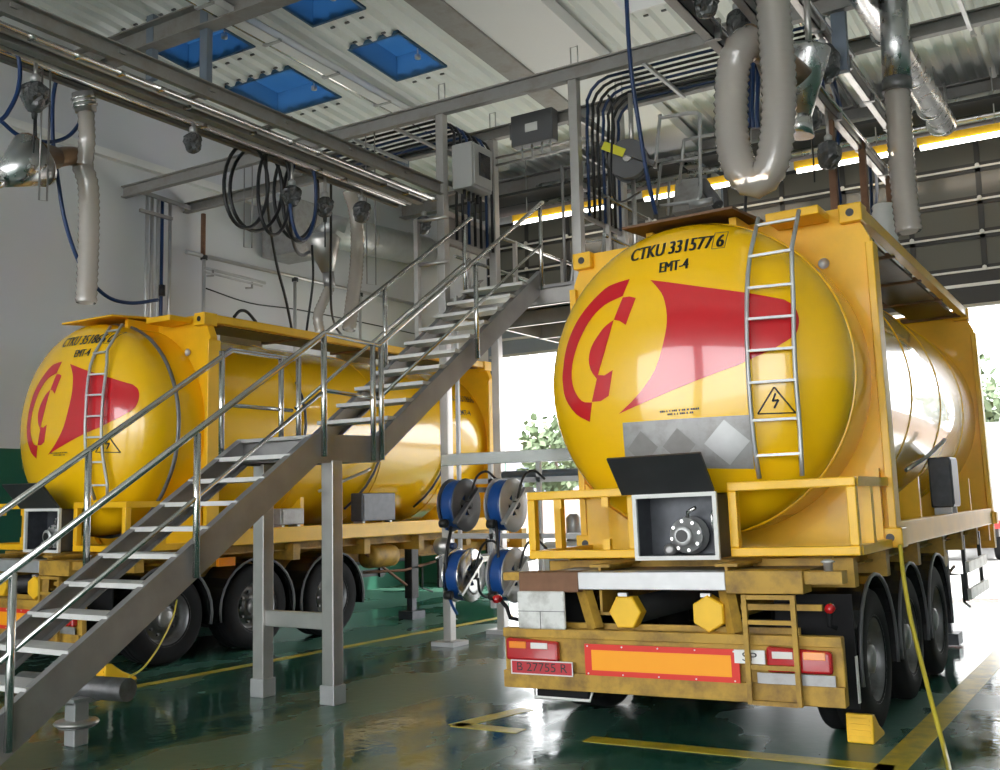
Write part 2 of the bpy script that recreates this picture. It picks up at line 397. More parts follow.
# wide boxed beam under the roof and a dark grey strip that models the shade beside it
MB().prism([(-3, roof_z(-3)-.22), (17.9, roof_z(17.9)-.22), (17.9, roof_z(17.9)-.02), (-3, roof_z(-3)-.02)], 'x', -7.5, -6.38).build('trim_7', 'roof_smooth', kind='structure')
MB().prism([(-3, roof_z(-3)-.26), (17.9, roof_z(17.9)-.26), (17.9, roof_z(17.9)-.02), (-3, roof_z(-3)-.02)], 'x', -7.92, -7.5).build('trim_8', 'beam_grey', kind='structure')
# hangers from the roof to the cross beams
n = 9
for x, y, z0 in ((PY(206, 60, 9.45).x, 9.45, PY(206, 98, 9.45).z), (PY(152, 60, 9.45).x, 9.45, PY(152, 80, 9.45).z), (-2.28, 10.35, 5.9), (1.5, 10.3, 6.69)):
    MB().bar((x, y, z0), (x, y, roof_z(y)), .14, .10).build('trim_%d' % n, 'beam_blue', kind='structure'); n += 1
pq = PY(403, 150, 11.5)
MB().bar((pq.x, 11.5, PY(404, 176, 11.5).z), (pq.x, 11.5, 6.56), .14, .10).build('trim_%d' % n, 'beam_blue', kind='structure'); n += 1
# door jamb columns in blue grey
for x in (D1[0], D1[1], D2[0], D2[1]):
    MB().ibeam((x, YB-.12, 0), (x, YB-.12, 7.9), .16, .2, .015, ref=(0, 1, 0)).build('trim_%d' % n, 'beam_blue', kind='structure'); n += 1

# sectional doors, partly raised
rows = [(5.16, 5.72), (5.74, 6.27), (6.29, 6.80), (6.82, 7.32)]
for di, (a, b) in enumerate((D1, D2)):
    dr = thing('door_%d' % (di+1), '', '', ((a+b)/2, YB, 0), kind='structure')
    nc = max(3, round((b-a)/.98)); cw = (b-a)/nc; y0, y1 = YB-.30, YB-.24
    bs = MB().box(a, b, y0, y1, ZD, 5.14).build('door_section', 'door_frame' if di else 'beam_blue', dr)
    MB().box(a, b, y0-.015, y0, 4.90, 4.95).build('rail', 'door_rail', bs); MB().box(a, b, y0-.01, y1+.01, ZD-.05, ZD).build('bottom_seal', 'cab_grey', bs)
    for z0, z1 in rows:
        s = MB().box(a, b, y0, y1, z0, z0+.07).box(a, b, y0, y1, z1-.06, z1)
        for k in range(nc+1): x = min(max(a+k*cw, a+.03), b-.03); s.box(x-.04, x+.04, y0, y1, z0, z1)
        so = s.build('door_section', 'door_frame', dr)
        MB().box(a, b, y0-.02, y0, z0-.02, z0+.012).build('rail', 'door_rail', so)
        for k in range(nc):
            MB().box(a+k*cw+.03, a+(k+1)*cw-.03, y0+.02, y1-.02, z0+.05, z1-.05).build('pane', 'door_pane', so)
        for k in range(1, nc): MB().lathe([(.035, 0), (.035, .03)], (a+k*cw, y0-.045, z0+.02), 'y', 8).build('hinge', 'door_rail', so)
    # the sections that have already turned under the roof
    s = MB()
    for q in range(2):
        yq0, yq1 = YB-.45-q*.62, YB-.45-(q+1)*.62+.03
        s = MB().box(a, b, yq1, yq0, 7.42, 7.47)
        s.build('door_section', 'door_frame', dr)

# ---------------------------------------------------------------- outdoors
def tree(x, y, h, r, label):
    t = thing('tree', label, 'tree', (x, y, -.05), group='trees behind the yard')
    MB().tube([(x, y, -.05), (x+.1, y, h*.35), (x, y+.1, h*.7)], [.22, .17, .08], 8).build('trunk', 'bark', t)
    rnd = random.Random(int(x*31+y)); m = MB()
    for k in range(900):
        a = rnd.uniform(0, 2*pi); c = rnd.uniform(-1, 1); q = r*rnd.uniform(.55, 1)*(1+.25*math.sin(3*a+c*4)); sc = math.sqrt(1-c*c)
        p = Vector((x+q*sc*math.cos(a), y+q*sc*math.sin(a), h*.68+q*c*1.1)); u = Vector((rnd.uniform(-1, 1), rnd.uniform(-1, 1), rnd.uniform(-1, 1))).normalized()*.32; w = u.orthogonal().normalized()*.2
        m.add([p-u, p+w, p+u, p-w], [(0, 1, 2, 3)])
    m.build('foliage', 'leaf', t, kind='stuff')
for x, y, h, r in ((-7.2, 50, 7.5, 2.4), (-2.4, 58, 8.5, 2.8), (3.6, 52, 7, 2.4), (-23.0, 56, 7.5, 2.6), (-33, 60, 6.5, 2.4)):
    tree(x, y, h, r, 'leafy green tree on the bank across the yard')
MB().box(-50, 40, 36.0, 36.3, -.05, .12).build('kerb', 'kerb', kind='structure')
MB().prism([(36.3, -.05), (36.3, .1), (44, 1.5), (60, 2.2), (60, -.05)], 'x', -50, 40).build('earth_bank', 'soil', kind='structure')
fb = thing('far_building', 'pale low building standing beyond the yard', 'building', (-37, 70, 0))
MB().box(-45, -29, 66, 74, -.05, 5.2).build('wall', 'far_wall', fb)
MB().prism([(65.6, 5.2), (74.4, 5.2), (70, 6.6)], 'x', -45.3, -28.7).build('roof', 'far_roof', fb)
for k in range(7): MB().box(-44+k*2.2, -42.9+k*2.2, 65.94, 66.0, 2.6, 4.0).build('window', 'glass_dark', fb)
vt = thing('lorry', 'white box lorry with a red front parked in the yard', 'lorry', (-3.6, 31, -.05))
MB().box(-5.0, -2.9, 27.5, 33.0, .9, 3.3).build('cargo_box', 'van_white', vt, bevel=.04)
MB().prism([(33.1, .6), (33.1, 2.7), (34.3, 2.7), (35.0, 1.7), (35.1, .6)], 'x', -4.95, -2.95).build('cab', 'van_red', vt, bevel=.05)
MB().box(-4.8, -3.1, 27.6, 34.8, .55, .9).build('chassis', 'black', vt)
MB().box(-5.0, -2.9, 27.42, 27.5, .75, .95).build('rear_bar', 'van_red', vt)
for x in (-4.85, -3.3):
    for y in (28.6, 33.9): MB().lathe([(.2, 0), (.47, 0), (.49, .05), (.49, .21), (.47, .26), (.2, .26)], (x, y, .44), 'x', 20).build('wheel', 'rubber', vt)
# ================================================================ tank containers and trailers
ZB, ZTOP, LC, RT, ZC, YC, DD, NN = 1.247, 3.9315, 5.74, 1.24, 2.62, -.62, .52, 2.4
def dome_y(x, z, off=.0):
    r = min(1, math.hypot(x, z-ZC)/RT); return YC-DD*math.sqrt(max(0, 1-r**NN))-off
def decal(polys, m, parent, name, off=.004, cell=.07):
    b = MB()
    for poly in polys:
        bm = bmesh.new(); vs = [bm.verts.new((x, 0, z)) for x, z in poly]; es = [bm.edges.new((vs[i], vs[(i+1) % len(vs)])) for i in range(len(vs))]
        bmesh.ops.triangle_fill(bm, use_beauty=True, edges=bm.edges[:])
        for _ in range(6):
            lg = [e for e in bm.edges if e.calc_length() > cell]
            if not lg: break
            bmesh.ops.subdivide_edges(bm, edges=lg, cuts=1); bmesh.ops.triangulate(bm, faces=bm.faces[:])
        bm.verts.index_update()
        b.add([(v.co.x, dome_y(v.co.x, v.co.z, off), v.co.z) for v in bm.verts], [tuple(v.index for v in f.verts) for f in bm.faces], True); bm.free()
    return b.build(name, m, parent)
def dense(pts, closed=True, step=3):
    P = smooth_path([(x, 0, z) for x, z in pts]+([(pts[0][0], 0, pts[0][1])] if closed else []), step); return [(p.x, p.z) for p in P]
LOGO_OUT = dense([(-.326, 3.411), (-.46, 3.40), (-.565, 3.373), (-.722, 3.266), (-.853, 3.137), (-.954, 2.96), (-1.002, 2.749), (-1.006, 2.658), (-.978, 2.523), (-.87, 2.388), (-.728, 2.311)], False) + dense([(-.686, 2.461), (-.792, 2.484), (-.871, 2.59), (-.890, 2.731), (-.846, 2.892), (-.766, 3.036), (-.676, 3.146), (-.549, 3.232), (-.379, 3.277)], False)
LOGO_T2 = [(-.378, 3.265), (-.315, 3.262), (-.259, 3.24), (-.344, 3.034), (-.40, 3.075), (-.455, 3.092)]
LOGO_B2 = [(-.614, 2.671), (-.55, 2.66), (-.471, 2.693), (-.521, 2.495), (-.60, 2.462), (-.689, 2.465)]
LOGO_LENS = [(-.455, 3.092), (-.53, 3.055), (-.588, 3.006), (-.667, 2.912), (-.699, 2.811), (-.682, 2.72), (-.626, 2.641), (-.609, 2.678), (-.54, 2.849)]
ARROW0 = [(-.14, 3.369), (.311, 3.240), (.616, 3.159), (.86, 3.085), (.92, 3.035), (.949, 2.96), (.949, 2.88), (.915, 2.806), (.781, 2.722), (.524, 2.622), (.381, 2.585), (.116, 2.511), (-.442, 2.347), (-.272, 2.47), (-.108, 2.653), (-.014, 2.903), (.006, 3.064), (-.023, 3.211), (-.08, 3.301)]

ARROW = ARROW0[:3]+dense(ARROW0[3:9], False)+ARROW0[9:12]+dense(ARROW0[12:]+[ARROW0[0]], False)[:-1]
def ring_plate(y0, y1, m, parent, name='end_frame'):
    n = 72; out = []; corner = [(-1.31, ZB), (1.31, ZB), (1.31, 3.66), (1.19, ZTOP), (-1.19, ZTOP), (-1.31, 3.66)]
    def hit(dx, dz):
        best = 9
        for (ax, az), (bx, bz) in zip(corner, corner[1:]+corner[:1]):
            az -= ZC; bz -= ZC; ex, ez = bx-ax, bz-az; den = dx*ez-dz*ex
            if abs(den) < 1e-9: continue
            t = (ax*ez-az*ex)/den; s = (ax*dz-az*dx)/den
            if t > 0 and -1e-6 <= s <= 1+1e-6: best = min(best, t)
        return best
    angs = sorted([2*pi*k/n for k in range(n)]+[math.atan2(z-ZC, x) % (2*pi) for x, z in corner])
    v = []
    for a in angs:
        c, s = math.cos(a), math.sin(a); t = max(hit(c, s), RT+.006)
        for y in (y0, y1): v += [(c*(RT-.01), y, ZC+s*(RT-.01)), (c*t, y, ZC+s*t)]
    N = len(angs); f = []
    for i in range(N):
        j = (i+1) % N
        f += [(4*i, 4*i+1, 4*j+1, 4*j), (4*i+2, 4*j+2, 4*j+3, 4*i+3), (4*i+1, 4*i+3, 4*j+3, 4*j+1), (4*i, 4*j, 4*j+2, 4*i+2)]
    return MB().add(v, f).build(name, m, parent)

def square_frame(x0, x1, z0, z1, y0, y1, w):
    return MB().box(x0, x1, y0, y1, z0, z0+w).box(x0, x1, y0, y1, z1-w, z1).box(x0, x0+w, y0, y1, z0+w, z1-w).box(x1-w, x1, y0, y1, z0+w, z1-w)

def container(label, loc, rot, number, right):
    base = Matrix.Rotation(rot[2], 4, 'Z') @ Matrix.Rotation(rot[1], 4, 'Y')
    p = Vector(loc)+base @ Vector((0, 0, ZB))
    c = thing('tank_container', label, 'tank container', p, rot, 'yellow tank containers on trailers'); OFF[c.name] = (0, 0, ZB)
    # tank shell
    prof = []
    for k in range(15): a = k/14; r = RT*math.sin(a*pi/2)**.9; prof.append((max(r, .001), YC-DD*math.sqrt(max(0, 1-(r/RT)**NN))))
    prof += [(RT, YC+.05), (RT, 2.0), (RT, LC+.30)]
    for k in range(1, 12): a = 1-k/11; r = RT*math.sin(a*pi/2)**.9; prof.append((max(r, .001), LC+.30+.45*math.sqrt(max(0, 1-(r/RT)**NN))))
    tk = MB().lathe(prof, (0, 0, ZC), 'y', 72, caps=False).build('tank_shell', 'yellow', c)
    for yy, m_, r_ in ((YC+.02, 'yellow', .012) if right else (YC+.17, 'rim', .026), (1.55, 'yellow', .007), (3.1, 'yellow', .007), (4.65, 'yellow', .007)):
        MB().tube([((RT+.002)*math.cos(2*pi*k/64), yy, ZC+(RT+.002)*math.sin(2*pi*k/64)) for k in range(64)], r_, 6, closed=True).build('weld_bead', m_, tk)
    if not right:
        for yy in (1.2, 2.75, 4.3):       # dark drain hoses bent round the shell
            MB().tube([((RT+.03)*math.cos(a), yy+.35*math.sin((a+1)*1.2), ZC+(RT+.03)*math.sin(a)) for a in [(-.9+.16*k) for k in range(10)]], .018, 6).build('drain_hose', 'box_dark', c)
    # logo, lettering, hazard triangle
    mv = (lambda P: P) if right else (lambda P: [(.25+.88*x, z-.03) for x, z in P])
    decal([mv(P) for P in (LOGO_OUT, LOGO_T2, LOGO_B2, dense(LOGO_LENS[:7], False)+LOGO_LENS[7:])], 'red_decal', tk, 'ring_emblem'); decal([mv(ARROW)], 'red_decal', tk, 'arrow_emblem')
    def dome_text(s, xa, xb, z, size, w=.0055):
        v, f = text_faces(s, size, 0); lo = min(q[0] for q in v); hi = max(q[0] for q in v); k = (xb-xa)/(hi-lo)
        v, f = bold([(xa+(a-lo)*k, b, 0) for a, b, _ in v], f, w)
        pts = [(a, z+b) for a, b, _ in v]
        MB().add([(x, dome_y(x, zz, .005), zz) for x, zz in pts], f).build('lettering', 'black_text', tk)
    o_x = 0 if right else .17
    dome_text(number, -.345+o_x, .415+o_x, 3.565, .165); dome_text('EMT-4', -.065+o_x*1.3, .165+o_x*1.3, 3.415, .125, .005)
    m = MB()                                 # two lines of print too small to read
    for zz, a0, a1 in ((2.325, -.09, .21), (2.300, -.03, .18)):
        x = a0; rn = random.Random(7)
        while x < a1:
            w = rn.uniform(.008, .016); m.add([(xx, dome_y(xx, z_, .005), z_) for xx, z_ in ((x, zz), (x+w, zz), (x+w, zz+.014), (x, zz+.014))], [(0, 1, 2, 3)]); x += w+rn.choice((.004, .004, .014))
    m.build('fine_print', 'black_text', tk)
    bx = [(.335+o_x, 3.553), (.43+o_x, 3.553), (.43+o_x, 3.70), (.335+o_x, 3.70)] 
    m = MB()
    for (ax, az), (bx_, bz) in zip(bx, bx[1:]+bx[:1]): m.tube([(ax+(bx_-ax)*t/4, dome_y(ax+(bx_-ax)*t/4, az+(bz-az)*t/4, .004), az+(bz-az)*t/4) for t in range(5)], .0025, 4)
    m.build('check_digit_box', 'black_text', tk)
    tri = [(.765, 2.445), (.637, 2.26), (.885, 2.253)] if right else [(.80, 2.51), (.64, 2.32), (.93, 2.31)]; m = MB()
    for (ax, az), (bx_, bz) in zip(tri, tri[1:]+tri[:1]): m.tube([(ax+(bx_-ax)*t/4, dome_y(ax+(bx_-ax)*t/4, az+(bz-az)*t/4, .004), az+(bz-az)*t/4) for t in range(5)], .006, 4)
    bolt = [(.77, 2.40), (.745, 2.345), (.785, 2.352), (.752, 2.295)] if right else [(.80, 2.46), (.775, 2.405), (.82, 2.412), (.785, 2.35)]
    for (ax, az), (bx_, bz) in zip(bolt, bolt[1:]): m.tube([(ax, dome_y(ax, az, .006), az), (bx_, dome_y(bx_, bz, .006), bz)], .007, 5)
    m.build('voltage_triangle', 'black_text', tk)
    # end frames, castings, rails
    ring_plate(-.07, .03, 'yellow_frame', c); ring_plate(LC-.05, LC+.05, 'yellow_frame', c)
    for sx in (-1, 1):
        for yy in (0, LC):
            MB().box(sx*1.31-.03, sx*1.31+.03, yy-.12, yy+.06, ZB, 3.62).build('corner_post', 'yellow_frame', c, bevel=.008)
            for z in (ZB, ZTOP-.14):
                q = 1.10 if z > 2 else 1.20
                cc = MB().box(min(sx*q, sx*(q+.18))-.0, max(sx*q, sx*(q+.18)), yy-.14, yy+.06, z, z+.15).build('corner_casting', 'yellow_frame', c, bevel=.01)
                MB().lathe([(.032, 0), (.032, .004)], (sx*(q+.09), yy-.144, z+.075), 'y', 12).build('casting_hole', 'black_text', cc)
        MB().chan((sx*1.22, .05, ZTOP-.05), (sx*1.22, LC-.05, ZTOP-.05), .08, .10, .012, side=sx).build('top_rail', 'yellow_frame', c)
        MB().box(sx*1.28-.05, sx*1.28+.05, .05, LC-.05, ZB, ZB+.19).build('bottom_rail', 'yellow_frame', c, bevel=.01)
    for yy in (1.5, 3.1, 4.6):
        for sx in (-1, 1):
            MB().prism([(sx*.25, ZB+.02), (sx*1.24, ZB+.02), (sx*1.24, ZB+.55), (sx*1.05, ZB+.40), (sx*.75, ZB+.2)], 'y', yy-.03, yy+.03).build('saddle', 'yellow_frame', c)
    # top walkway
    for sx in (-1, 1):
        for k in range(4):
            MB().box(min(sx*.62, sx*1.13), max(sx*.62, sx*1.13), .25+k*1.32, 1.45+k*1.32, ZTOP-.10, ZTOP-.07).build('walkway_plate', 'lid_dark', c)
        for k in range(5): MB().bar((sx*.5, .2+k*1.32, ZTOP-.09), (sx*1.2, .2+k*1.32, ZTOP-.09), .06, .05).build('walkway_bearer', 'wood_brown', c)
    for yy in (1.6, 3.9):
        mh = MB().lathe([(.28, -.12), (.28, .16), (.33, .17), (.33, .23), (.05, .26)], (0, yy, ZC+RT), 'z', 24).build('manhole', 'steel', c)
    MB().prism([(-.78, 3.89), (-.78, 3.91), (.0, 3.97), (.0, 3.94)], 'x', -.48, .46).build('spill_plate', 'wood_brown' if right else 'yellow_frame', c)
    for xx in (-.36, .36): MB().box(xx-.03, xx+.03, -.5, 0, 3.74, 3.90).build('spill_plate_bracket', 'yellow_frame', c)
    MB().box(.60, 1.02, -.42, -.10, 3.83, 3.90).build('ladder_bracket', 'yellow_frame', c, bevel=.01)
    MB().lathe([(.045, 0), (.03, .02), (.0, .02)], (.95, -.10, 3.50), 'y', 12, caps=False).build('shackle_bolt', 'galv', c)
    # rear ladder
    ld = MB(); lx = (.60, .91) if right else (.58, .79)
    def lp(x0, k):  # rail path hugging the dome
        z = 1.80+(3.78-1.80)*k/12; return (x0+(.05 if right else -.16*max(0, k-6)/6)*k/12, min(dome_y(x0, z, .07), -1.02) if k < 10 else -1.0+.12*(k-10), z)
    for x0 in lx: ld.tube([lp(x0, k) for k in range(13)], .017, 8)
    lo = ld.build('ladder', 'galv', c)
    for z in (3.71, 3.43, 3.18, 2.945, 2.71, 2.48, 2.21, 1.96):
        k = (z-1.80)/(3.78-1.80)*12; a = Vector(lp(lx[0], k)); b = Vector(lp(lx[1], k)); MB().bar(a, b, .03, .018).build('rung', 'galv', lo)
    # grey document plate with diamond stickers
    def on_dome(poly, off):
        A, B, C_, D_ = [Vector((x, 0, z)) for x, z in poly]; n_ = 12; v = []
        for j in range(n_+1):
            for i in range(n_+1): p_ = A.lerp(B, i/n_).lerp(D_.lerp(C_, i/n_), j/n_); v.append((p_.x, dome_y(p_.x, p_.z, off), p_.z))
        return v, [(j*(n_+1)+i, j*(n_+1)+i+1, (j+1)*(n_+1)+i+1, (j+1)*(n_+1)+i) for j in range(n_) for i in range(n_)]
    if right: v, f = on_dome([(-.43, 1.93), (.56, 1.87), (.595, 2.256), (-.41, 2.275)], .014)
    if right: pl = MB().add(v, f).build('placard_plate', 'plate_grey', c)
    for cx, r_, m_ in () if not right else ((-.26, .13, 'placard_worn'), (.04, .13, 'placard_worn'), (.40, .165, 'galv')):
        v, f = on_dome([(cx-r_, 2.07), (cx, 2.07-r_), (cx+r_, 2.07), (cx, 2.07+r_)], .019); MB().add(v, f).build('diamond_holder', m_, pl)
    # basket frames at the tail
    def basket(x0, x1):
        f_ = square_frame(x0, x1, ZB, ZB+.53, -1.16, -1.09, .065).build('tail_frame', 'yellow_frame', c, bevel=.008)
        return f_
    basket(-1.27, -.33); basket(.40, 1.30)
    for sx, xx in ((-1, -1.24), (1, 1.27)):
        MB().box(xx-.035, xx+.035, -1.09, -.07, ZB, ZB+.065).box(xx-.035, xx+.035, -1.09, -.07, ZB+.465, ZB+.53).box(xx-.03, xx+.03, -.72, -.64, ZB+.065, ZB+.465).build('tail_frame_side', 'yellow_frame', c)
    MB().prism([(-1.25, ZB+.02), (-.55, ZB+.02), (-.75, ZB+.2), (-1.05, ZB+.40), (-1.25, ZB+.6)], 'y', -.16, -.10).build('lower_gusset', 'yellow_frame', c); MB().prism([(1.25, ZB+.02), (.45, ZB+.02), (.75, ZB+.2), (1.05, ZB+.40), (1.25, ZB+.6)], 'y', -.16, -.10).build('lower_gusset', 'yellow_frame', c)
    for xx, z_ in ((-1.0, .39), (-.59, .39), (-.59, .065)): MB().box(xx-.03, xx+.03, -1.14, -1.10, ZB+z_, ZB+z_+.08).build('hook_tab', 'yellow_frame', c)
    # valve box
    vb = MB().box(-.27, .36, -1.04, -1.02, ZB+.0, ZB+.46).box(-.27, .36, -1.28, -1.04, ZB, ZB+.02).box(-.27, -.255, -1.28, -1.04, ZB, ZB+.46).box(.345, .36, -1.28, -1.04, ZB, ZB+.46).box(-.27, .36, -1.28, -1.04, ZB+.445, ZB+.46).build('valve_box', 'box_dark', c)
    square_frame(-.28, .37, ZB-.01, ZB+.47, -1.31, -1.28, .03).build('box_rim', 'white_paint', vb)
    MB().prism([(-1.31, ZB+.47), (-1.29, ZB+.48), (-1.52, ZB+.745), (-1.54, ZB+.735)], 'x', -.36, .36).build('box_lid', 'lid_dark', c)
    vv = MB().lathe([(.05, -1.27), (.075, -1.265), (.078, -1.25), (.06, -1.24), (.06, -1.2), (.125, -1.19), (.13, -1.18), (.13, -1.165), (.09, -1.16), (.09, -1.11), (.14, -1.10), (.14, -1.08), (.08, -1.07), (.08, -1.03)], (.08, 0, ZB+.16), 'y', 20).build('outlet_valve', 'galv', c)
    MB().lathe([(.045, -1.275), (.045, -1.27)], (.08, 0, ZB+.16), 'y', 16).build('outlet_bore', 'black_text', vv)
    MB().tube([(.08, -1.14, ZB+.24), (.10, -1.18, ZB+.33), (.17, -1.2, ZB+.36)], .014, 6).build('valve_lever', 'steel_bright', vv)
    MB().lathe([(.02, -1.24), (.045, -1.23), (.045, -1.12)], (-.04, 0, ZB+.06), 'y', 12).build('drain_cock', 'steel_dark', vv)
    for k in range(8): MB().lathe([(.013, -1.205), (.013, -1.165)], (.08+.107*math.cos(k*pi/4+.2), 0, ZB+.16+.107*math.sin(k*pi/4+.2)), 'y', 6).build('flange_bolt', 'steel_bright', vv)
    MB().tube([(.30, -1.1, ZB+.40), (.27, -1.15, ZB+.3), (.28, -1.15, ZB+.18)], .012, 6).build('vent_pipe', 'steel_bright', vb)
    # side boxes
    for (ya, yb_, za, zb_, m_) in (((2.55, 3.25, 1.46, 1.84, 'box_dark'), (1.05, 1.45, 1.46, 1.66, 'plate_grey')) if not right else ((2.75, 3.2, 1.50, 2.0, 'box_dark'),)):
        bx_ = MB().box(1.12, 1.33, ya, yb_, za, zb_).build('document_box', m_, c, bevel=.015)
        MB().box(1.33, 1.337, ya+.03, yb_-.03, za+.03, zb_-.03).build('box_door', m_, bx_)
        MB().box(1.14, 1.30, ya+.04, ya+.09, ZB+.18, za).box(1.14, 1.30, yb_-.09, yb_-.04, ZB+.18, za).build('box_feet', 'galv', bx_)
    MB().tube([(1.05, 2.0, ZC-.75), (1.2, 2.3, ZC-.62), (1.28, 2.7, ZC-.48), (1.3, 2.75, ZC-.45)], .02, 8).build('side_pipe', 'steel', c)
    if not right:
        for s_, zz, sz in (('CTKU 351866', 3.28, .14), ('EMT-4', 3.05, .12)):
            v, f = text_faces(s_, sz, .015); b_ = []
            for a, b, _ in v:
                t = (zz+b-ZC)/(RT+.004); b_.append(((RT+.004)*math.sqrt(max(0, 1-t*t)), 5.2+a, zz+b))
            MB().add(b_, f).build('lettering', 'black_text', tk)
    return c

def wheel_meshes():
    tyre = MB().lathe([(.29, -.17), (.33, -.185), (.44, -.185), (.485, -.165), (.50, -.14), (.50, -.05), (.488, -.045), (.488, -.03), (.50, -.025), (.50, .025), (.488, .03), (.488, .045), (.50, .05), (.50, .14), (.485, .165), (.44, .185), (.33, .185), (.29, .17)], ax='x', n=40, caps=False).mesh('tyre')
    rim = MB().lathe([(.31, .178), (.30, .17), (.28, .12), (.27, .06), (.24, .045), (.19, .075), (.155, .08), (.15, .10), (.11, .11), (.001, .115)], ax='x', n=32, caps=False)
    for k in range(10):
        a = 2*pi*k/10; rim.lathe([(.016, .07), (.016, .105)], (0, .185*math.cos(a), .185*math.sin(a)), 'x', 6)
    hub = MB().lathe([(.05, .10), (.10, .10), (.10, .15), (.06, .165), (.001, .17)], ax='x', n=20, caps=False)
    return tyre, rim.mesh('rim'), hub.mesh('hub_cap')
TY, RM, HB = wheel_meshes()

def trailer(label, loc, rot, right):
    t = thing('tank_trailer', label, 'trailer', loc, rot, 'tri-axle trailers under the tanks', local=True)
    q = -1.60
    for sx in (-1, 1):
        MB().ibeam((sx*.48, -1.5, 1.04), (sx*.48, 6.9, 1.04), .16, .36, .02).build('main_beam', 'yellow_dirty', t)
        MB().ibeam((sx*1.05, -.9, 1.19), (sx*1.05, 6.3, 1.19), .10, .11, .015).build('outer_rail', 'yellow_dirty', t)
    for k, yy in enumerate((-.9, .15, 1.45, 2.8, 4.0, 5.2, 6.3)): MB().box(-1.2, 1.2, yy-.06, yy+.06, 1.02, 1.22).build('cross_member', 'yellow_dirty', t)
    # tail beam: bright sill between rusty ends
    MB().box(-.60, .51, -1.62, -1.42, 1.05, 1.175).build('tail_sill', 'galv', t, bevel=.006)
    MB().box(-1.10, -.60, -1.62, -1.42, 1.03, 1.175).build('tail_beam_end', 'rust' if right else 'yellow_dirty', t, bevel=.006)
    MB().box(.51, 1.03, -1.62, -1.42, 1.03, 1.18).build('tail_beam_end', 'yellow_dirty', t, bevel=.006)
    MB().box(-1.28, -1.10, -1.55, -1.44, 1.11, 1.17).box(1.03, 1.27, -1.58, -1.44, 1.09, 1.17).build('twist_lock_arm', 'yellow_dirty', t)
    MB().lathe([(.03, 1.17), (.03, 1.22), (.05, 1.23), (.02, 1.245)], (1.17, -1.51, 0), 'z', 10).build('twist_lock', 'galv', t)
    MB().box(-.95, 1.0, -1.42, -.95, 1.10, 1.17).build('deck_plate', 'lid_dark', t)
    # struts down to the bumper
    for x0, x1 in ((-.62, -.50), (.47, .54)):
        MB().bar((x0, -1.5, 1.06), (x1, -1.56, .76), .07, .10).build('bumper_strut', 'yellow_dirty', t)
    MB().box(-.95, .95, -1.50, -1.46, .74, .80).build('bumper_spar', 'yellow_dirty', t)
    bp = MB().box(-1.25, 1.25, q-.01, q+.05, .334, .767).build('bumper', 'yellow_dirty', t, bevel=.01)
    MB().box(-1.25, 1.25, q-.035, q-.01, .70, .767).build('bumper_lip', 'yellow_dirty', bp, bevel=.006)
    MB().box(-1.25, 1.25, q-.045, q-.01, .334, .46).build('bumper_lip', 'yellow_dirty', bp, bevel=.006)
    # lights
    def lamp(x0, x1, flip):
        g = MB().prism([(x0, .535), (x1, .535), (x1+.0, .68), (x0, .70)], 'y', q-.07, q-.01).build('tail_lamp', 'lamp_red', t, bevel=.02)
        w = (x1-x0); a = x0+w*.08 if not flip else x1-w*.42
        MB().box(a, a+w*.33, q-.076, q-.068, .625, .675).build('indicator_lens', 'lamp_orange', g, bevel=.003)
        a = x0+w*.50 if not flip else x0+w*.10
        MB().box(a, a+w*.32, q-.076, q-.068, .625, .67).build('reverse_lens', 'lamp_white', g, bevel=.003)
    lamp(-1.21, -.77, False); lamp(.77, 1.19, True)
    rp = MB().box(-1.17, -.66, q-.055, q-.045, .440, .535).build('registration_plate', 'red_plate', t)
    square_frame(-1.175, -.655, .436, .539, q-.058, q-.054, .008).build('plate_rim', 'white_paint', rp)
    if right: flat_text('B 27755 R', -.915, .462, q-.058, .088, 0, 1.15).build('lettering', 'black_text', rp)
    rb = MB().box(-.555, .585, q-.055, q-.045, .455, .672).build('reflector_board', 'red_reflect', t)
    MB().box(-.50, .53, q-.058, q-.054, .492, .632).build('amber_field', 'amber_reflect', rb)
    for k in range(5):
        for z in (.468, .658): MB().lathe([(.006, 0), (.006, .004)], (-.53+k*.27, q-.06, z), 'y', 6).build('screw', 'white_paint', rb)
    sp = MB().box(.555, .76, q-.06, q-.045, .585, .672).build('country_plate', 'white_paint', t); flat_text('SP', .658, .602, q-.062, .08, 0, 1.35).build('lettering', 'black_text', sp)
    MB().box(.70, 1.20, q-.052, q-.045, .462, .53).build('bare_patch', 'plate_grey', t)
    # white board over the bumper, hex caps on the tube ends, marker lamps
    wbd = MB().box(-1.10, -.70, -1.66, -1.63, .765, 1.04).build('blank_board', 'white_plate', t, bevel=.015)
    MB().box(-1.10, -.70, -1.664, -1.66, .893, .897).box(-.905, -.901, -1.664, -1.66, .765, .895).build('board_seam', 'lid_dark', wbd)
    for x in (-.26, .36):
        cp = MB().lathe([(.115, -1.58), (.125, -1.57), (.125, -1.48), (.1, -1.47)], (x, 0, .89), 'y', 6, smooth=False, rot=pi/6 if x < 0 else 0).build('tube_cap', 'yellow_plastic', t)
        MB().lathe([(.098, -1.47), (.098, 4.8)], (x, 0, .89), 'y', 16).build('hose_tube', 'black', cp)
        MB().box(x-.05, x+.02, -1.57, -1.54, 1.0, 1.025).build('cap_latch', 'galv', cp)
    for sx, x in ((-1, -1.30), (1, 1.16)):
        MB().tube([(sx*1.18, -1.45, .80), (x-.02*sx, -1.47, .82), (x, -1.48, .90 if sx < 0 else .95), (x-.06 if sx < 0 else x, -1.48, .96 if sx < 0 else .95)], .018, 6).build('marker_stalk', 'rubber', t)
        MB().lathe([(.001, -1.54), (.03, -1.53), (.035, -1.48), (.02, -1.46)], (x-.07 if sx < 0 else x, 0, .965 if sx < 0 else .93), 'y', 12).build('marker_lamp', 'lamp_red', t)
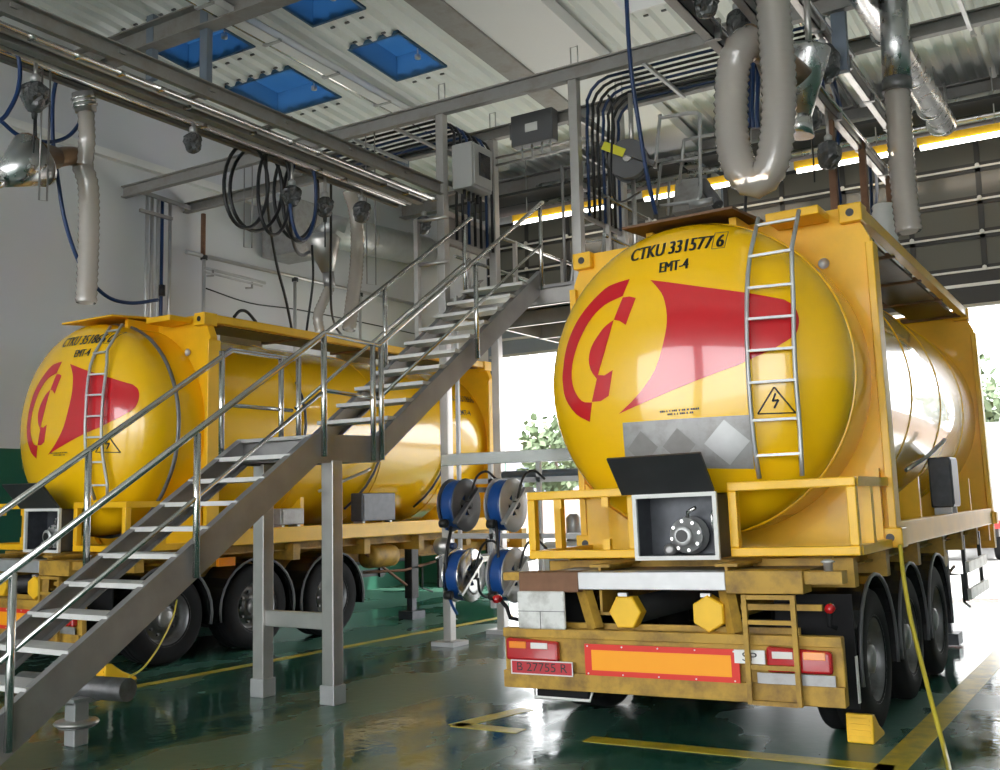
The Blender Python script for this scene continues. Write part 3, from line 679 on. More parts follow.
    MB().bar((.55, -1.45, .93), (1.1, -1.45, .93), .04, .04).build('lamp_bar', 'yellow_dirty', t)
    # step ladder
    ld = MB()
    for x in (.66, .98): ld.box(x-.016, x+.016, -1.71, -1.68, .335, 1.03)
    lo = ld.build('step_ladder', 'yellow_dirty', t)
    for z in (1.015, .855, .570, .345): MB().box(.677, .963, -1.705, -1.675, z-.014, z+.014).build('rung', 'yellow_dirty', lo)
    # black spare hose tray under the bumper
    MB().box(-1.05, -.62, -1.50, -1.2, .24, .33).build('mud_flap', 'rubber', t); MB().tube([(-1.06, -1.52, .33), (-1.06, -1.52, .25), (-.6, -1.52, .25), (-.57, -1.52, .33)], .012, 6).build('flap_hoop', 'white_paint', t)
    # axles
    for k in range(3):
        yy = -.52+1.305*k
        MB().tube([(-.95, yy, .5), (.95, yy, .5)], .07, 10).build('axle', 'black', t)
        MB().lathe([(.02, -.15), (.12, -.14), (.13, 0), (.12, .14), (.02, .15)], (.48, yy+.35, .70), 'z', 14).build('air_spring', 'rubber', t); MB().lathe([(.02, -.15), (.12, -.14), (.13, 0), (.12, .14), (.02, .15)], (-.48, yy+.35, .70), 'z', 14).build('air_spring', 'rubber', t)
        for sx in (-1, 1):
            dz = (-.0 - math.tan(-rot[1])*sx*1.03)
            w = inst(TY, 'tyre', 'rubber', t, (sx*1.03, yy, .50+dz), (0, 0, 0 if sx > 0 else pi))
            r = inst(RM, 'rim', 'rim', w); r.location = (0, 0, 0); hc = inst(HB, 'hub_cap', 'steel_dark', w); hc.location = (0, 0, 0)
            # mudguard: curved shell with rolled edge
            v = []; f = []; n = 16
            for i in range(n+1):
                a = math.radians(-12+204*i/n); rr = .585
                for x in (sx*.80, sx*1.23): v.append((x, yy+rr*math.cos(a), .50+rr*math.sin(a)*.98))
                for x in (sx*1.23, sx*.80): v.append((x, yy+(rr+.014)*math.cos(a), .50+(rr+.014)*math.sin(a)*.98))
            for i in range(n):
                for j in range(4): f.append((4*i+j, 4*i+(j+1) % 4, 4*i+4+(j+1) % 4, 4*i+4+j))
            f += [(3, 2, 1, 0), tuple(4*n+j for j in range(4))]
            g = MB().add(v, f, False).build('mudguard', 'black_gloss', t)
            MB().tube([(sx*1.235, yy+.592*math.cos(a), .50+.592*math.sin(a)*.98) for a in [math.radians(-12+204*i/n) for i in range(n+1)]], .014, 6).build('mudguard_edge', 'cab_dark', g)
    for sx in (-1, 1): MB().box(min(sx*.72, sx*1.24), max(sx*.72, sx*1.24), -1.26, -1.24, .26, 1.0).build('mud_flap', 'rubber', t)
    MB().box(1.235, 1.245, -1.27, -1.23, .30, .60).build('flap_edge', 'white_plate', t)
    # landing legs, side guards, underslung gear
    for sx in (-1, 1):
        lg = MB().box(sx*.95-.07, sx*.95+.07, 4.0, 4.16, .30, 1.1).build('landing_leg', 'black', t, bevel=.01)
        MB().box(sx*.95-.05, sx*.95+.05, 4.03, 4.13, .12, .30).box(sx*.95-.13, sx*.95+.13, 3.93, 4.23, .0, .12).build('leg_foot', 'box_dark', lg)
        MB().tube([(sx*1.03, 4.08, .75), (sx*1.15, 4.08, .75), (sx*1.15, 4.08, .45), (sx*1.17, 4.3, .38)], .014, 6).build('crank', 'black', lg)
        sg = MB()
        for z in (.50, .80): sg.box(sx*1.16-.02, sx*1.16+.02, 4.45, 6.0, z-.06, z+.06)
        go = sg.build('side_guard', 'white_plate' if right else 'black', t)
        for yy in (4.55, 5.85): MB().box(sx*1.12-.02, sx*1.12+.02, yy-.04, yy+.04, .42, 1.15).build('guard_post', 'black', go)
    MB().tube([(1.0, 2.95, .75), (1.0, 3.85, .72), (1.0, 4.6, .8)], .02, 6).tube([(1.0, 3.0, 1.0), (1.0, 3.9, .5)], .02, 6).build('valve_pipes', 'rust', t)
    MB().lathe([(.02, -.3), (.15, -.28), (.16, -.2), (.16, .2), (.15, .28), (.02, .3)], (.95, 3.35, .95), 'y', 18).build('air_tank', 'yellow_dirty', t)
    MB().tube([(0, 6.4, 1.0), (0, 6.4, .86)], .05, 12).build('king_pin', 'steel_dark', t)
    for sx in (-1, 1): MB().box(min(sx*.2, sx*1.2), max(sx*.2, sx*1.2), 6.75, 6.9, .9, 1.22).build('front_bolster', 'yellow_dirty', t)
    if not right: MB().box(1.26, 1.30, .1, .35, 1.02, 1.12).build('side_marker', 'lamp_orange', t)
    return t
T1 = ((-2.9336, 8.3721, 0), (0, -.020037, 0)); T2 = ((-10.3617, 8.3653, 0), (0, .006779, -.026163))
trailer('yellow tri-axle trailer with a reflector board and registration plate, beside the yellow hose', *T1, True)
trailer('yellow tri-axle trailer standing behind the stairway by the white wall', *T2, False)
container('glossy yellow tank container numbered CTKU 331577 6 with open valve box', *T1, 'CTKU 331577 6', True)
container('yellow tank container numbered CTKU 351866 0 behind the steel stairway', *T2, 'CTKU 351866 0', False)

# wheel chocks
def chock(p, rz, label):
    c = thing('wheel_chock', label, 'wheel chock', p, (0, 0, rz), 'yellow wheel chocks', local=True)
    poly = [(-.17, 0), (.17, 0), (.17, .20), (.10, .19), (-.02, .10), (-.17, .03)]
    MB().prism(poly, 'x', -.09, .09).build('body', 'yellow_plastic', c, bevel=.012)
    for k in range(4): MB().box(-.07, .07, .172, .178, .03+k*.04, .05+k*.04).build('grip_rib', 'yellow_plastic', c)
chock(PZ(866, 742)+Vector((-.02, .10, 0)), pi, 'yellow plastic wheel chock against the rear wheel beside the yellow hose')
chock(PZ(108, 683)+Vector((0, .1, 0)), pi*.95, 'yellow plastic wheel chock behind the stairway with a yellow rope')
# ================================================================ stairway
XA, XB = -6.9, -6.0          # stringer planes
st = thing('stairway', 'steel stairway with two flights, mid landing and tubular handrails', 'stairs', (-6.45, 3.2, 0))
Y0, Z0 = 3.18, .02; SL = (2.29-.47)/(6.65-3.85)
prof = [(Y0, .0), (3.85-.19/SL+.0, .0), (6.70, 2.06), (7.53, 2.08), (10.66, 4.17), (10.66, 4.43), (7.56, 2.33), (7.50, 2.29), (6.65, 2.29), (Y0, .05)]
prof = [(Y0-.02, 0), (3.60, 0), (6.70, 2.05), (7.53, 2.07), (10.70, 4.17), (10.70, 4.44), (7.53, 2.31), (6.65, 2.29), (Y0-.02, .02)]
for x, sd in ((XA, 1), (XB, -1)):
    s = MB().prism(prof, 'x', x-.008, x+.008)
    for (a, b), (c, d) in (((Y0, .015), (6.65, 2.285)), ((6.65, 2.285), (7.53, 2.305)), ((7.53, 2.305), (10.7, 4.435)), ((3.60, .01), (6.70, 2.055)), ((6.70, 2.055), (7.53, 2.075)), ((7.53, 2.075), (10.7, 4.175))):
        s.bar((x+sd*.03, a, b), (x+sd*.03, c, d), .075, .012, ref=(0, 0, 1))
    s.build('stringer', 'steel_dark', st)
tr = MB().box(XA+.01, XB-.01, -.13, .13, -.018, .018).mesh('tread')
for k in range(11):
    z = .20+.19*k; y = Y0+.10+(z-.05)/SL+.06
    if z < 2.2: inst(tr, 'tread', 'tread_steel', st, (0, y, z))
for k in range(10):
    z = 2.49+.192*k; y = 7.62+(z-2.36)/((4.44-2.31)/(10.7-7.53))
    inst(tr, 'tread', 'tread_steel', st, (0, y, z))
MB().box(XA+.01, XB-.01, 6.62, 7.60, 2.255, 2.285).build('landing_plate', 'steel', st)
MB().box(XA, XB, 7.50, 7.53, 2.07, 2.25).build('landing_beam', 'steel_dark', st); MB().box(XA, XB, 6.70, 6.73, 2.07, 2.25).build('landing_beam', 'steel_dark', st)
def rail(x, posts, path):
    for (y, z0, z1) in posts: MB().tube([(x, y, z0), (x, y, z1)], .026, 10).build('handrail_post', 'steel_bright', st)
    MB().tube(path, .025, 10).build('handrail', 'steel_bright', st)
    for a, b, off in ((path[0], path[1], .50), (path[1], path[2], .50), (path[2], path[3], .50)):
        a = Vector(a); b = Vector(b); d = (b-a)*.012; MB().tube([a+d-Vector((0, 0, off)), b-d-Vector((0, 0, off))], .018, 8).build('mid_rail', 'steel_bright', st)
dx = .045
rail(XB+dx, [(3.88, .25, 1.32), (5.33, 1.18, 2.24), (6.73, 2.10, 3.16), (7.40, 2.08, 3.15), (7.52, 2.09, 3.17), (9.17, 3.20, 4.22), (10.62, 4.18, 5.24)],
     [(XB+dx, 3.70, 1.22), (XB+dx, 6.74, 3.17), (XB+dx, 7.48, 3.15), (XB+dx, 10.68, 5.27)])
rail(XA-dx, [(3.75, .2, 1.25), (5.13, 1.2, 2.16), (6.49, 2.1, 3.08), (7.24, 2.1, 3.10), (7.48, 2.1, 3.13), (8.85, 3.1, 4.06), (10.45, 4.1, 5.16)],
     [(XA-dx, 3.60, 1.16), (XA-dx, 6.60, 3.10), (XA-dx, 7.40, 3.10), (XA-dx, 10.60, 5.22)])
for x in (-6.86, -6.04):
    MB().box(x-.065, x+.065, 6.86, 6.99, .12, 2.07).build('support_leg', 'steel', st, bevel=.006)
    MB().box(x-.08, x+.08, 6.845, 7.005, 0, .16).build('leg_shoe', 'galv', st, bevel=.006)
MB().box(-6.80, -6.10, 6.89, 6.95, .62, .76).build('leg_brace', 'steel', st, bevel=.006)

# ================================================================ service tower
tw = thing('service_tower', 'tall steel service tower with platform and railings at the stair top', 'tower', (-6.24, 10.9, 0))
PT = [(-7.16, 10.30), (-5.28, 10.30), (-7.16, 11.50), (-5.28, 11.50)]
for i, (x, y) in enumerate(PT):
    MB().box(x-.055, x+.055, y-.055, y+.055, .04, 6.53).build('post', 'steel', tw, bevel=.006)
    MB().box(x-.16, x+.16, y-.16, y+.16, 0, .05).build('base_plate', 'galv', tw)
    MB().tube([(x-.03, y, 6.69), (x-.03, y, 6.92), (x+.06, y, 6.92), (x+.06, y, 6.69)], .010, 6).build('clamp_hoop', 'galv', tw)
MB().box(-7.04, -7.0, 10.33, 10.37, .8, 4.2).build('stay_tube', 'galv', tw)
for z in (2.19,): MB().box(-7.2, -5.3, 10.24, 10.34, z-.07, z+.07).build('cross_rail', 'steel_bright', tw, bevel=.005)
for z in (1.92, 1.28): MB().box(-7.2, -5.3, 10.30, 10.36, z-.03, z+.03).build('cross_rail', 'galv', tw)
MB().tube([(-7.2, 11.5, 2.02), (-5.3, 11.5, 2.02)], .05, 10).build('cross_rail', 'beam_blue', tw)
for x in (-6.55, -5.9): MB().box(x-.025, x+.025, 10.30, 10.35, .45, 2.15).build('reel_post', 'galv', tw)
# platform
MB().box(-7.3, -5.2, 10.62, 15.2, 4.20, 4.24).build('deck', 'steel_dark', tw)
for y in (10.66, 11.8, 12.9, 14.0, 15.15): MB().chan((-7.3, y, 4.10), (-5.2, y, 4.10), .06, .2, .01).build('deck_beam', 'steel', tw)
for x in (-7.28, -5.22): MB().chan((x, 10.62, 4.12), (x, 15.2, 4.12), .06, .22, .01).build('deck_edge', 'steel', tw)
MB().prism([(10.7, 3.4), (10.7, 4.0), (11.4, 4.0)], 'x', -5.31, -5.25).build('knee_plate', 'steel', tw)
for x, y0 in ((-5.24, 10.9), (-7.26, 10.7)):
    for y in (11.0, 12.2, 13.6, 15.1): MB().box(x-.025, x+.025, y-.025, y+.025, 4.24, 5.30).build('guard_post', 'steel', tw)
    for z in (5.28, 4.80): MB().tube([(x, y0, z), (x, 15.1, z)], .024, 8).build('guard_rail', 'steel_bright', tw)
MB().tube([(-5.5, 10.62, 4.24), (-5.5, 10.62, 5.27)], .03, 8).tube([(-5.5, 10.62, 5.27), (-5.28, 10.3, 5.27)], .02, 8).tube([(-5.5, 10.62, 4.75), (-5.28, 10.3, 4.75)], .02, 8).build('gate_rail', 'steel', tw)
MB().box(-5.55, -5.25, 10.6, 10.65, 3.6, 4.2).build('kick_panel', 'steel', tw)
for z in (5.18, 4.62): MB().tube([(-7.05, 10.25, z), (-7.5, 10.2, z)], .025, 8).build('side_rail', 'steel', tw)
MB().box(-7.52, -7.46, 10.17, 10.23, 3.6, 5.2).build('side_post', 'steel', tw)
# cable ladder panels on the tower sides
for x in (-7.22, -5.28):
    for z in (6.1, 5.7, 5.3, 4.95): MB().box(x-.015, x+.015, 10.3, 11.5, z-.035, z+.035).build('ladder_bar', 'steel', tw)
MB().box(-7.25, -7.23, 10.35, 11.45, 4.9, 5.3).build('back_plate', 'steel_dark', tw)
for z in (6.28, 6.18): MB().tube([(-7.2, 11.5, z), (-5.3, 11.5, z)], .018, 6).build('gallery_rail', 'steel', tw)
MB().tube([(-5.62, 10.9, 4.2), (-5.62, 10.9, 6.5)], .02, 6).tube([(-6.0, 11.3, 4.24), (-6.0, 11.3, 5.9)], .02, 6).build('stay_tube', 'steel_dark', tw)
# access ladder leaning on the platform
lad = thing('leaning_ladder', 'galvanised access ladder leaning inside the service tower', 'ladder', (-6.3, 12.4, 4.24))
for x in (-6.55, -6.1): MB().tube([(x, 12.4, 4.24), (x-.1, 13.2, 6.6)], .025, 8).build('stile', 'galv', lad)
for k in range(8): t = (k+.7)/8.5; MB().tube([(-6.55-.1*t, 12.4+.8*t, 4.24+2.36*t), (-6.1-.1*t, 12.4+.8*t, 4.24+2.36*t)], .014, 6).build('rung', 'galv', lad)

# electrical cabinets
cb = thing('control_cabinet', 'light grey control cabinet with a dark window on the tower post', 'cabinet', (-6.95, 10.7, 5.45))
MB().box(-7.08, -6.78, 10.40, 10.86, 5.56, 6.14).build('housing', 'cab_grey', cb, bevel=.015)
MB().box(-6.78, -6.755, 10.43, 10.83, 5.59, 6.11).build('cabinet_door', 'cab_grey', cb, bevel=.008)
MB().box(-6.755, -6.745, 10.52, 10.78, 5.72, 6.02).build('window', 'screen', cb, bevel=.004)
for y in (10.48, 10.58, 10.68, 10.78): MB().tube([(-6.95, y, 5.56), (-6.95, y, 5.44)], .022, 8).build('cable_gland', 'cable_black', cb)
c2 = thing('junction_box', 'wide dark grey junction box with a white label between tower posts', 'junction box', (-6.4, 11.4, 6.3))
MB().box(-6.72, -6.10, 11.26, 11.42, 6.28, 6.70).build('housing', 'cab_dark', c2, bevel=.012)
MB().box(-6.50, -6.32, 11.252, 11.26, 6.44, 6.55).build('label_plate', 'white_paint', c2)
MB().tube([(-6.74, 11.30, 6.4), (-6.74, 11.30, 6.6)], .02, 6).build('hinge', 'cab_dark', c2)
for x in (-6.6, -6.45, -6.3, -6.18): MB().tube([(x, 11.34, 6.28), (x, 11.34, 6.12)], .012, 6).build('conduit_stub', 'galv', c2)

# cable runs: bundles between the cross beams, dropping down both tower sides
G = 'cables along the cross beams'
for k in range(7):
    y = 10.52+.14*k; z = 6.56
    for xd, xe, cn in ((-5.24, -2.5, 0), (-7.10, -9.4, 1)):
        s = 1 if xe > xd else -1
        pts = [(xd, y, 4.95), (xd, y, 6.0), (xd+s*.02, y, 6.22)]+[(xd+s*(.32-.32*math.cos(a)), y, 6.24+.32*math.sin(a)) for a in (.3, .7, 1.1, 1.5)]+[(xd+s*1.2, y, z), (xe, y, z-.02)]
        o = MB().tube(pts, .020, 6).build('power_cable', 'cable_blue' if (k+cn) % 3 == 0 else 'cable_black')
        cl = 'blue' if (k+cn) % 3 == 0 else 'black'
        tag(o, (cl+' cable dropping down the tower side beside the reel with a yellow label') if s > 0 else (cl+' cable running from the control cabinet side of the tower over the rack'), 'cable', cl+(' cables beside the labelled reel' if s > 0 else ' cables over the rack'))
for x in [-9.4, -8.6, -7.9, -4.4, -3.4, -2.4, -1.2, 0, 1.2]:
    MB().box(x-.02, x+.02, 10.3, 11.5, 6.49, 6.53).build('trim_%d' % n, 'galv', kind='structure'); n += 1

# ================================================================ overhead pipe rack above the truck behind the stairs
rk = thing('pipe_rack', 'long overhead steel pipe rack above the stairway and tank behind the stairs', 'pipe rack', (-7.45, 4, 5.4))
MB().chan((-7.10, -4, 5.53), (-7.10, 10.2, 5.53), .06, .15, .01, side=-1).build('edge_channel', 'beam_grey', rk)
MB().chan((-7.80, -4, 5.49), (-7.80, 10.2, 5.49), .06, .15, .01, side=1).build('edge_channel', 'beam_grey', rk)
MB().ibeam((-7.42, -4, 5.44), (-7.42, 10.2, 5.44), .10, .10, .012).build('centre_beam', 'beam_grey', rk)
for x, z, r, m_ in ((-7.20, 5.42, .024, 'steel_bright'), (-7.27, 5.46, .018, 'cable_black'), (-7.33, 5.44, .02, 'galv'), (-7.52, 5.46, .03, 'cable_black'), (-7.58, 5.42, .016, 'steel'), (-7.66, 5.44, .03, 'steel_bright'), (-7.73, 5.45, .018, 'cable_black')):
    MB().tube([(x, -4, z), (x, 10.2, z)], r, 8).build('pipe', m_, rk)
for k in range(15): MB().box(-7.8, -7.1, -3.5+k-.03, -3.5+k+.03, 5.54, 5.57).build('rack_rung', 'beam_grey', rk)
for k in range(20):
    y = 2.2+k*.42; x = random.choice((-7.2, -7.33, -7.58)); MB().box(x-.04, x+.04, y-.015, y+.015, 5.39, 5.42).build('pipe_clip', 'steel_bright', rk)
for y in (-3.5, 3.05): 
    for x in (-7.1, -7.8): MB().tube([(x, y, 5.56), (x, y, roof_z(y))], .02, 6).build('hanger_rod', 'galv', rk)

# lamps and motors wrapped in plastic, hung under the rack
def wrapped(p, r, label, top, drop_cable=None, ax=1.0, g='plastic wrapped motors under the rack'):
    p = Vector(p); t = thing('wrapped_motor', label, 'motor', p, group=g)
    n1, n2 = 18, 13; rnd = random.Random(int(p.x*100+p.y*10)); m = MB(); v = []
    for i in range(n2):
        th = pi*i/(n2-1)
        for k in range(n1):
            a = 2*pi*k/n1; q = r*(1+.12*math.sin(2*a+i*.7)+.08*math.sin(5*a-i)+rnd.uniform(-.12, .12)); s = math.sin(th) if 0 < i < n2-1 else .15
            v.append(p+Vector((q*s*math.cos(a), q*s*math.sin(a)*ax, -r*1.25*math.cos(th) if i else -r*1.25)))
    f = [(i*n1+k, i*n1+(k+1) % n1, (i+1)*n1+(k+1) % n1, (i+1)*n1+k) for i in range(n2-1) for k in range(n1)]+[tuple(range(n1))[::-1], tuple((n2-1)*n1+k for k in range(n1))]
    m.add(v, f, False); m.build('bundle', 'wrap', t)
    MB().tube([p+Vector((0, 0, r*1.1)), Vector((p.x, p.y, top))], .018, 6).build('hook', 'steel', t)
    MB().lathe([(.04, 0), (.04, .05), (.02, .07)], p+Vector((0, 0, r*1.15)), 'z', 10).build('collar', 'galv', t)
    if drop_cable: MB().lathe([(.02, -.04), (.025, 0), (.02, .03)], p+Vector((0, 0, -r*1.35)), 'z', 8).build('plug', 'black', t); MB().tube([p+Vector((0, 0, -r*1.2)), p+Vector((0, 0, -r*1.2-drop_cable))], .008, 5).build('pull_wire', 'cable_black', t)
wp = [((35, 97), -7.6, .11, 'plastic-wrapped motor with a hanging plug near the large steel funnel', .35), ((193, 143), -7.6, .085, 'small plastic-wrapped motor alone under the rack, before the hose loops', None), ((292, 196), -7.7, .10, 'plastic-wrapped motor hanging among the dark hose loops', None),
      ((325, 207), -7.75, .10, 'plastic-wrapped motor hanging over the second steel funnel', .35), ((362, 212), -7.75, .11, 'plastic-wrapped motor over the far hanging hose', None), ((424, 225), -7.75, .10, 'plastic-wrapped motor nearest the service tower', None)]
for (px, py), x, r, lb, dc in wp: wrapped(PX(px, py, x), r, lb, 5.45, dc)

# bracket end box on the cross beam
eb = MB().box(-9.75, -9.45, 10.12, 10.24, 6.15, 6.45).build('beam_end_box', 'beam_grey'); tag(eb, 'grey square plate box bolted to the cross beam over the tank behind the stairs', 'plate box')

# corrugated clear hoses
def ribbed(path, r, n=14, pitch=.06):
    P = [Vector(p) for p in path]; L = [0]
    for a, b in zip(P, P[1:]): L.append(L[-1]+(b-a).length)
    N = int(L[-1]/(pitch/2)); pts = []; rr = []; j = 0
    for i in range(N+1):
        s = L[-1]*i/N
        while j < len(L)-2 and L[j+1] < s: j += 1
        t = (s-L[j])/max(1e-6, L[j+1]-L[j]); pts.append(P[j].lerp(P[j+1], t)); rr.append(r*(1.0 if i % 2 else .89))
    return MB().tube(pts, rr, n, caps=False)
# big loop over the tank numbered 331577
UY = 7.5
up_ = [PY(752, 42, UY+.1), PY(741, 48, UY), PY(733, 70, UY), PY(731, 110, UY), PY(733, 145, UY), PY(742, 172, UY), PY(757, 181, UY), PY(770, 168, UY), PY(777, 135, UY), PY(779, 90, UY), PY(776, 40, UY), PY(773, 0, UY), PY(772, -60, UY)]
uh = ribbed(smooth_path(up_, 10), .135, 18).build('suction_hose', 'hose_clear'); tag(uh, 'thick translucent ribbed hose hanging in a U above the 331577 tank', 'hose')
# steel elbow and funnel beside it
el = thing('extraction_funnel', 'shiny steel funnel and elbow behind the U-shaped hose', 'funnel', PY(780, 80, 7.9))
a = PY(745, 38, UY+.1); b = PY(768, 52, UY+.35); cN = PY(790, 85, UY+.55)
MB().tube([a, a.lerp(b, .5), b], .12, 16).build('elbow', 'copper', el)
MB().tube([b, cN], [.12, .20], 18).build('cone', 'copper', el)
f2 = thing('extraction_funnel', 'tall tapered steel funnel hanging beside the U-shaped hose', 'funnel', PY(803, 90, 8.9))
MB().tube([PY(809, 48, 8.9), PY(808, 54, 8.9), PY(799, 116, 8.9)], [.19, .185, .11], 18).build('cone', 'duct', f2)
MB().tube([PY(799, 116, 8.9), PY(797, 136, 8.9)], [.11, .15], 14).build('outlet', 'steel_bright', f2)
MB().tube([PY(809, 48, 8.9), PY(806, -20, 8.9)], .03, 8).build('hanger', 'steel', f2)
wrapped(PX(823, 64, -2.42), .17, 'round dark motor under the rail beside the tall funnel', 6.24, None, g='motors over the tank numbered 331577')
wrapped(PX(811, 118, -2.40), .10, 'small wrapped motor with a pull wire below the round dark motor', 5.45, .5, g='motors over the tank numbered 331577')
wrapped(PX(829, 155, -2.40), .12, 'plastic-wrapped motor under the lower rail near the brown posts', 5.45, None, g='motors over the tank numbered 331577')
wrapped(PY(706, 3, 7.4), .10, 'wrapped motor at the rail above the short limb of the U-shaped hose', 5.75, None, g='motors over the tank numbered 331577')
wrapped(PY(738, 24, 7.9), .10, 'dark motor fixed on top of the U-shaped hose', 5.7, None, g='motors over the tank numbered 331577')

# rails over the tank numbered 331577
def yrail(label, x, z, y0, y1, w, h, m_, grp):
    t = thing('trolley_rail', label, 'rail', (x, y0, z), group=grp)
    MB().chan((x, y0, z), (x, y1, z), w, h, .012).build('track', m_, t); MB().tube([(x+w*.8, y0, z+h*.2), (x+w*.8, y1, z+h*.2)], .022, 8).build('conduit', 'steel_bright', t)
    for k in range(int((y1-y0)/1.1)): MB().box(x-w*.6, x+w, y0+.4+1.1*k, y0+.45+1.1*k, z-h*.55, z+h*.55).build('clamp', 'steel_dark', t)
yrail('overhead trolley rail beside the shiny duct', -2.42, 6.30, 3.0, 14.2, .08, .14, 'steel', 'trolley rails over the tank numbered 331577')
yrail('lower trolley rail carried by brown posts', -2.40, 5.50, 8.9, 13.6, .08, .12, 'steel', 'trolley rails over the tank numbered 331577')
yrail('trolley rail crossing above the short limb of the U-shaped hose', -2.78, 5.52, 2.0, 9.6, .09, .16, 'steel_dark', 'trolley rails over the tank numbered 331577')
yrail('trolley rail passing behind the long limb of the U-shaped hose', -2.38, 5.55, 2.0, 8.6, .08, .14, 'steel_dark', 'trolley rails over the tank numbered 331577')
for k, (px, y0_, py) in enumerate(((829, 10.4, 105), (862, 11.5, 150), (889, 12.8, 182))):
    p = PY(px, py, y0_); o = MB().box(p.x-.035, p.x+.035, p.y-.035, p.y+.035, 4.05, p.z+.1).build('rail_post', 'rust'); tag(o, 'rusty brown post standing on the 331577 tank walkway under the lower rail', 'post', 'rusty posts under the lower rail')

# ducts on the right
dp = thing('extract_duct', 'shiny round metal duct with a downpipe over the tank numbered 331577', 'duct', (-1.95, 8, 6.5))
MB().tube([(-1.99, 4.0, 6.5), (-1.95, 9.9, 6.5), (-1.90, 14.4, 6.5)], .15, 20).build('duct_run', 'duct', dp)
for y in (6, 8, 9.2, 11.0, 12.4, 13.6, 14.3): MB().tube([(-1.95, y-.03, 6.5), (-1.95, y+.03, 6.5)], .165, 20).build('duct_collar', 'steel_bright', dp)
v0 = PY(896, 36, 10.2); v1 = PY(897, 80, 10.2); v2 = PY(897, 92, 10.2)
MB().tube([Vector((v0.x, v0.y, 6.45)), v1], .135, 18).build('downpipe', 'duct', dp); MB().tube([v1, v2], .14, 18).build('downpipe_clamp', 'rim', dp)
hp = ribbed([v2, PY(899, 120, 10.2), PY(902, 170, 10.2), PY(906, 210, 10.2), PY(909, 232, 10.2)], .125, 16).build('suction_hose', 'hose_clear'); tag(hp, 'straight translucent hose dropping from the shiny duct behind the 331577 tank frame', 'hose')
hq = ribbed([PY(884, 205, 11.5), PY(885, 235, 11.5), PY(893, 272, 11.5)], .13, 14).build('suction_hose', 'white_paint'); tag(hq, 'short pale hose end standing beside the straight translucent hose', 'hose')
# cross pipe along the front wall, insulated
for z, y, r, lb in ((7.62, 16.9, .11, 'upper silver pipe running along the raised doors'), (7.42, 17.1, .07, 'lower silver pipe running along the raised doors')):
    t = thing('service_pipe', lb, 'pipe', (-2, y, z)); MB().tube([(-9.5, y, z), (XR-.1, y, z)], r, 14).build('run', 'duct', t)
    for k in range(9): MB().tube([(-9+k*1.7, y, z-r*1.1), (-9+k*1.7, y, 8.0)], .012, 6).build('hanger', 'galv', t)
# strip lights with yellow reflectors
for k, (xa, xb_) in enumerate(((-9.9, -7.6), (-7.2, -4.9), (-4.5, -2.9), (-2.6, -1.2), (-.8, 1.4))):
    t = thing('strip_light', 'long fluorescent strip light with a yellow housing by the raised doors', 'light', ((xa+xb_)/2, 16.6, 7.2), group='strip lights by the doors')
    MB().box(xa, xb_, 16.56, 16.66, 6.98, 7.10).build('housing', 'yellow_plastic', t); MB().tube([(xa+.05, 16.56, 6.93), (xb_-.05, 16.56, 6.93)], .04, 10).build('tube', 'tube_light', t)
    for x in (xa+.3, xb_-.3): MB().tube([(x, 16.61, 7.10), (x, 16.61, roof_z(16.61))], .01, 5).build('hanger', 'galv', t)
# roof ducts, left
for x, r, m_, lb in ((-10.0, .16, 'roof_smooth', 'square white cable duct crossing under the blue skylights'),):
    t = thing('roof_duct', lb, 'duct', (x, 9, 8.2)); MB().chan((x, 6, 8.42), (x, 16.5, 8.05), .22, .12, .01).build('tray', m_, t); MB().tube([(x-.16, 6, 8.40), (x-.16, 16.5, 8.03)], .03, 8).build('conduit', 'steel_bright', t)
    for k in range(8): MB().box(x-.2, x+.12, 6.5+k*1.25, 6.56+k*1.25, 8.33-k*.044, 8.37-k*.044).build('clip', 'galv', t)
t = thing('roof_duct', 'white conduit tray under the roof near the doors', 'duct', (-3.4, 12, 8.1)); MB().chan((-3.4, 9.5, 8.38), (-3.4, 17.0, 7.98), .16, .1, .01).build('tray', 'roof_smooth', t); MB().tube([(-3.55, 9.5, 8.36), (-3.55, 17, 7.96)], .03, 8).build('conduit', 'steel_bright', t)
t = thing('roof_conduit', 'white roof tube ending beside the silver pipes', 'conduit', (-1.2, 15, 8.0)); MB().tube([(-1.55, 11.5, 8.42), (-1.5, 17.0, 8.0)], .05, 10).build('tube', 'white_paint', t)
for y in (12.5, 14, 15.5): MB().box(-1.62, -1.45, y-.03, y+.03, roof_z(y)-.2, roof_z(y)-.05).build('clip', 'galv', t)
# silver duct on the far white wall
dl = thing('wall_duct', 'fat silver duct running along the white wall behind the rack', 'duct', (-12.5, 14, 6.6))
MB().tube([(-12.7, 13.6, 6.75), (-12.7, 17.6, 7.0)], .32, 20).build('run', 'galv', dl)
for y in (14.2, 15.6, 17.0): MB().tube([(-12.7, y-.03, 6.787+(y-14.2)*.0625), (-12.7, y+.03, 6.79+(y-14.2)*.0625)], .335, 20).build('collar', 'steel', dl)
MB().box(-13.15, -12.35, 13.2, 13.9, 6.1, 7.1).build('fan_box', 'plate_grey', dl, bevel=.03)
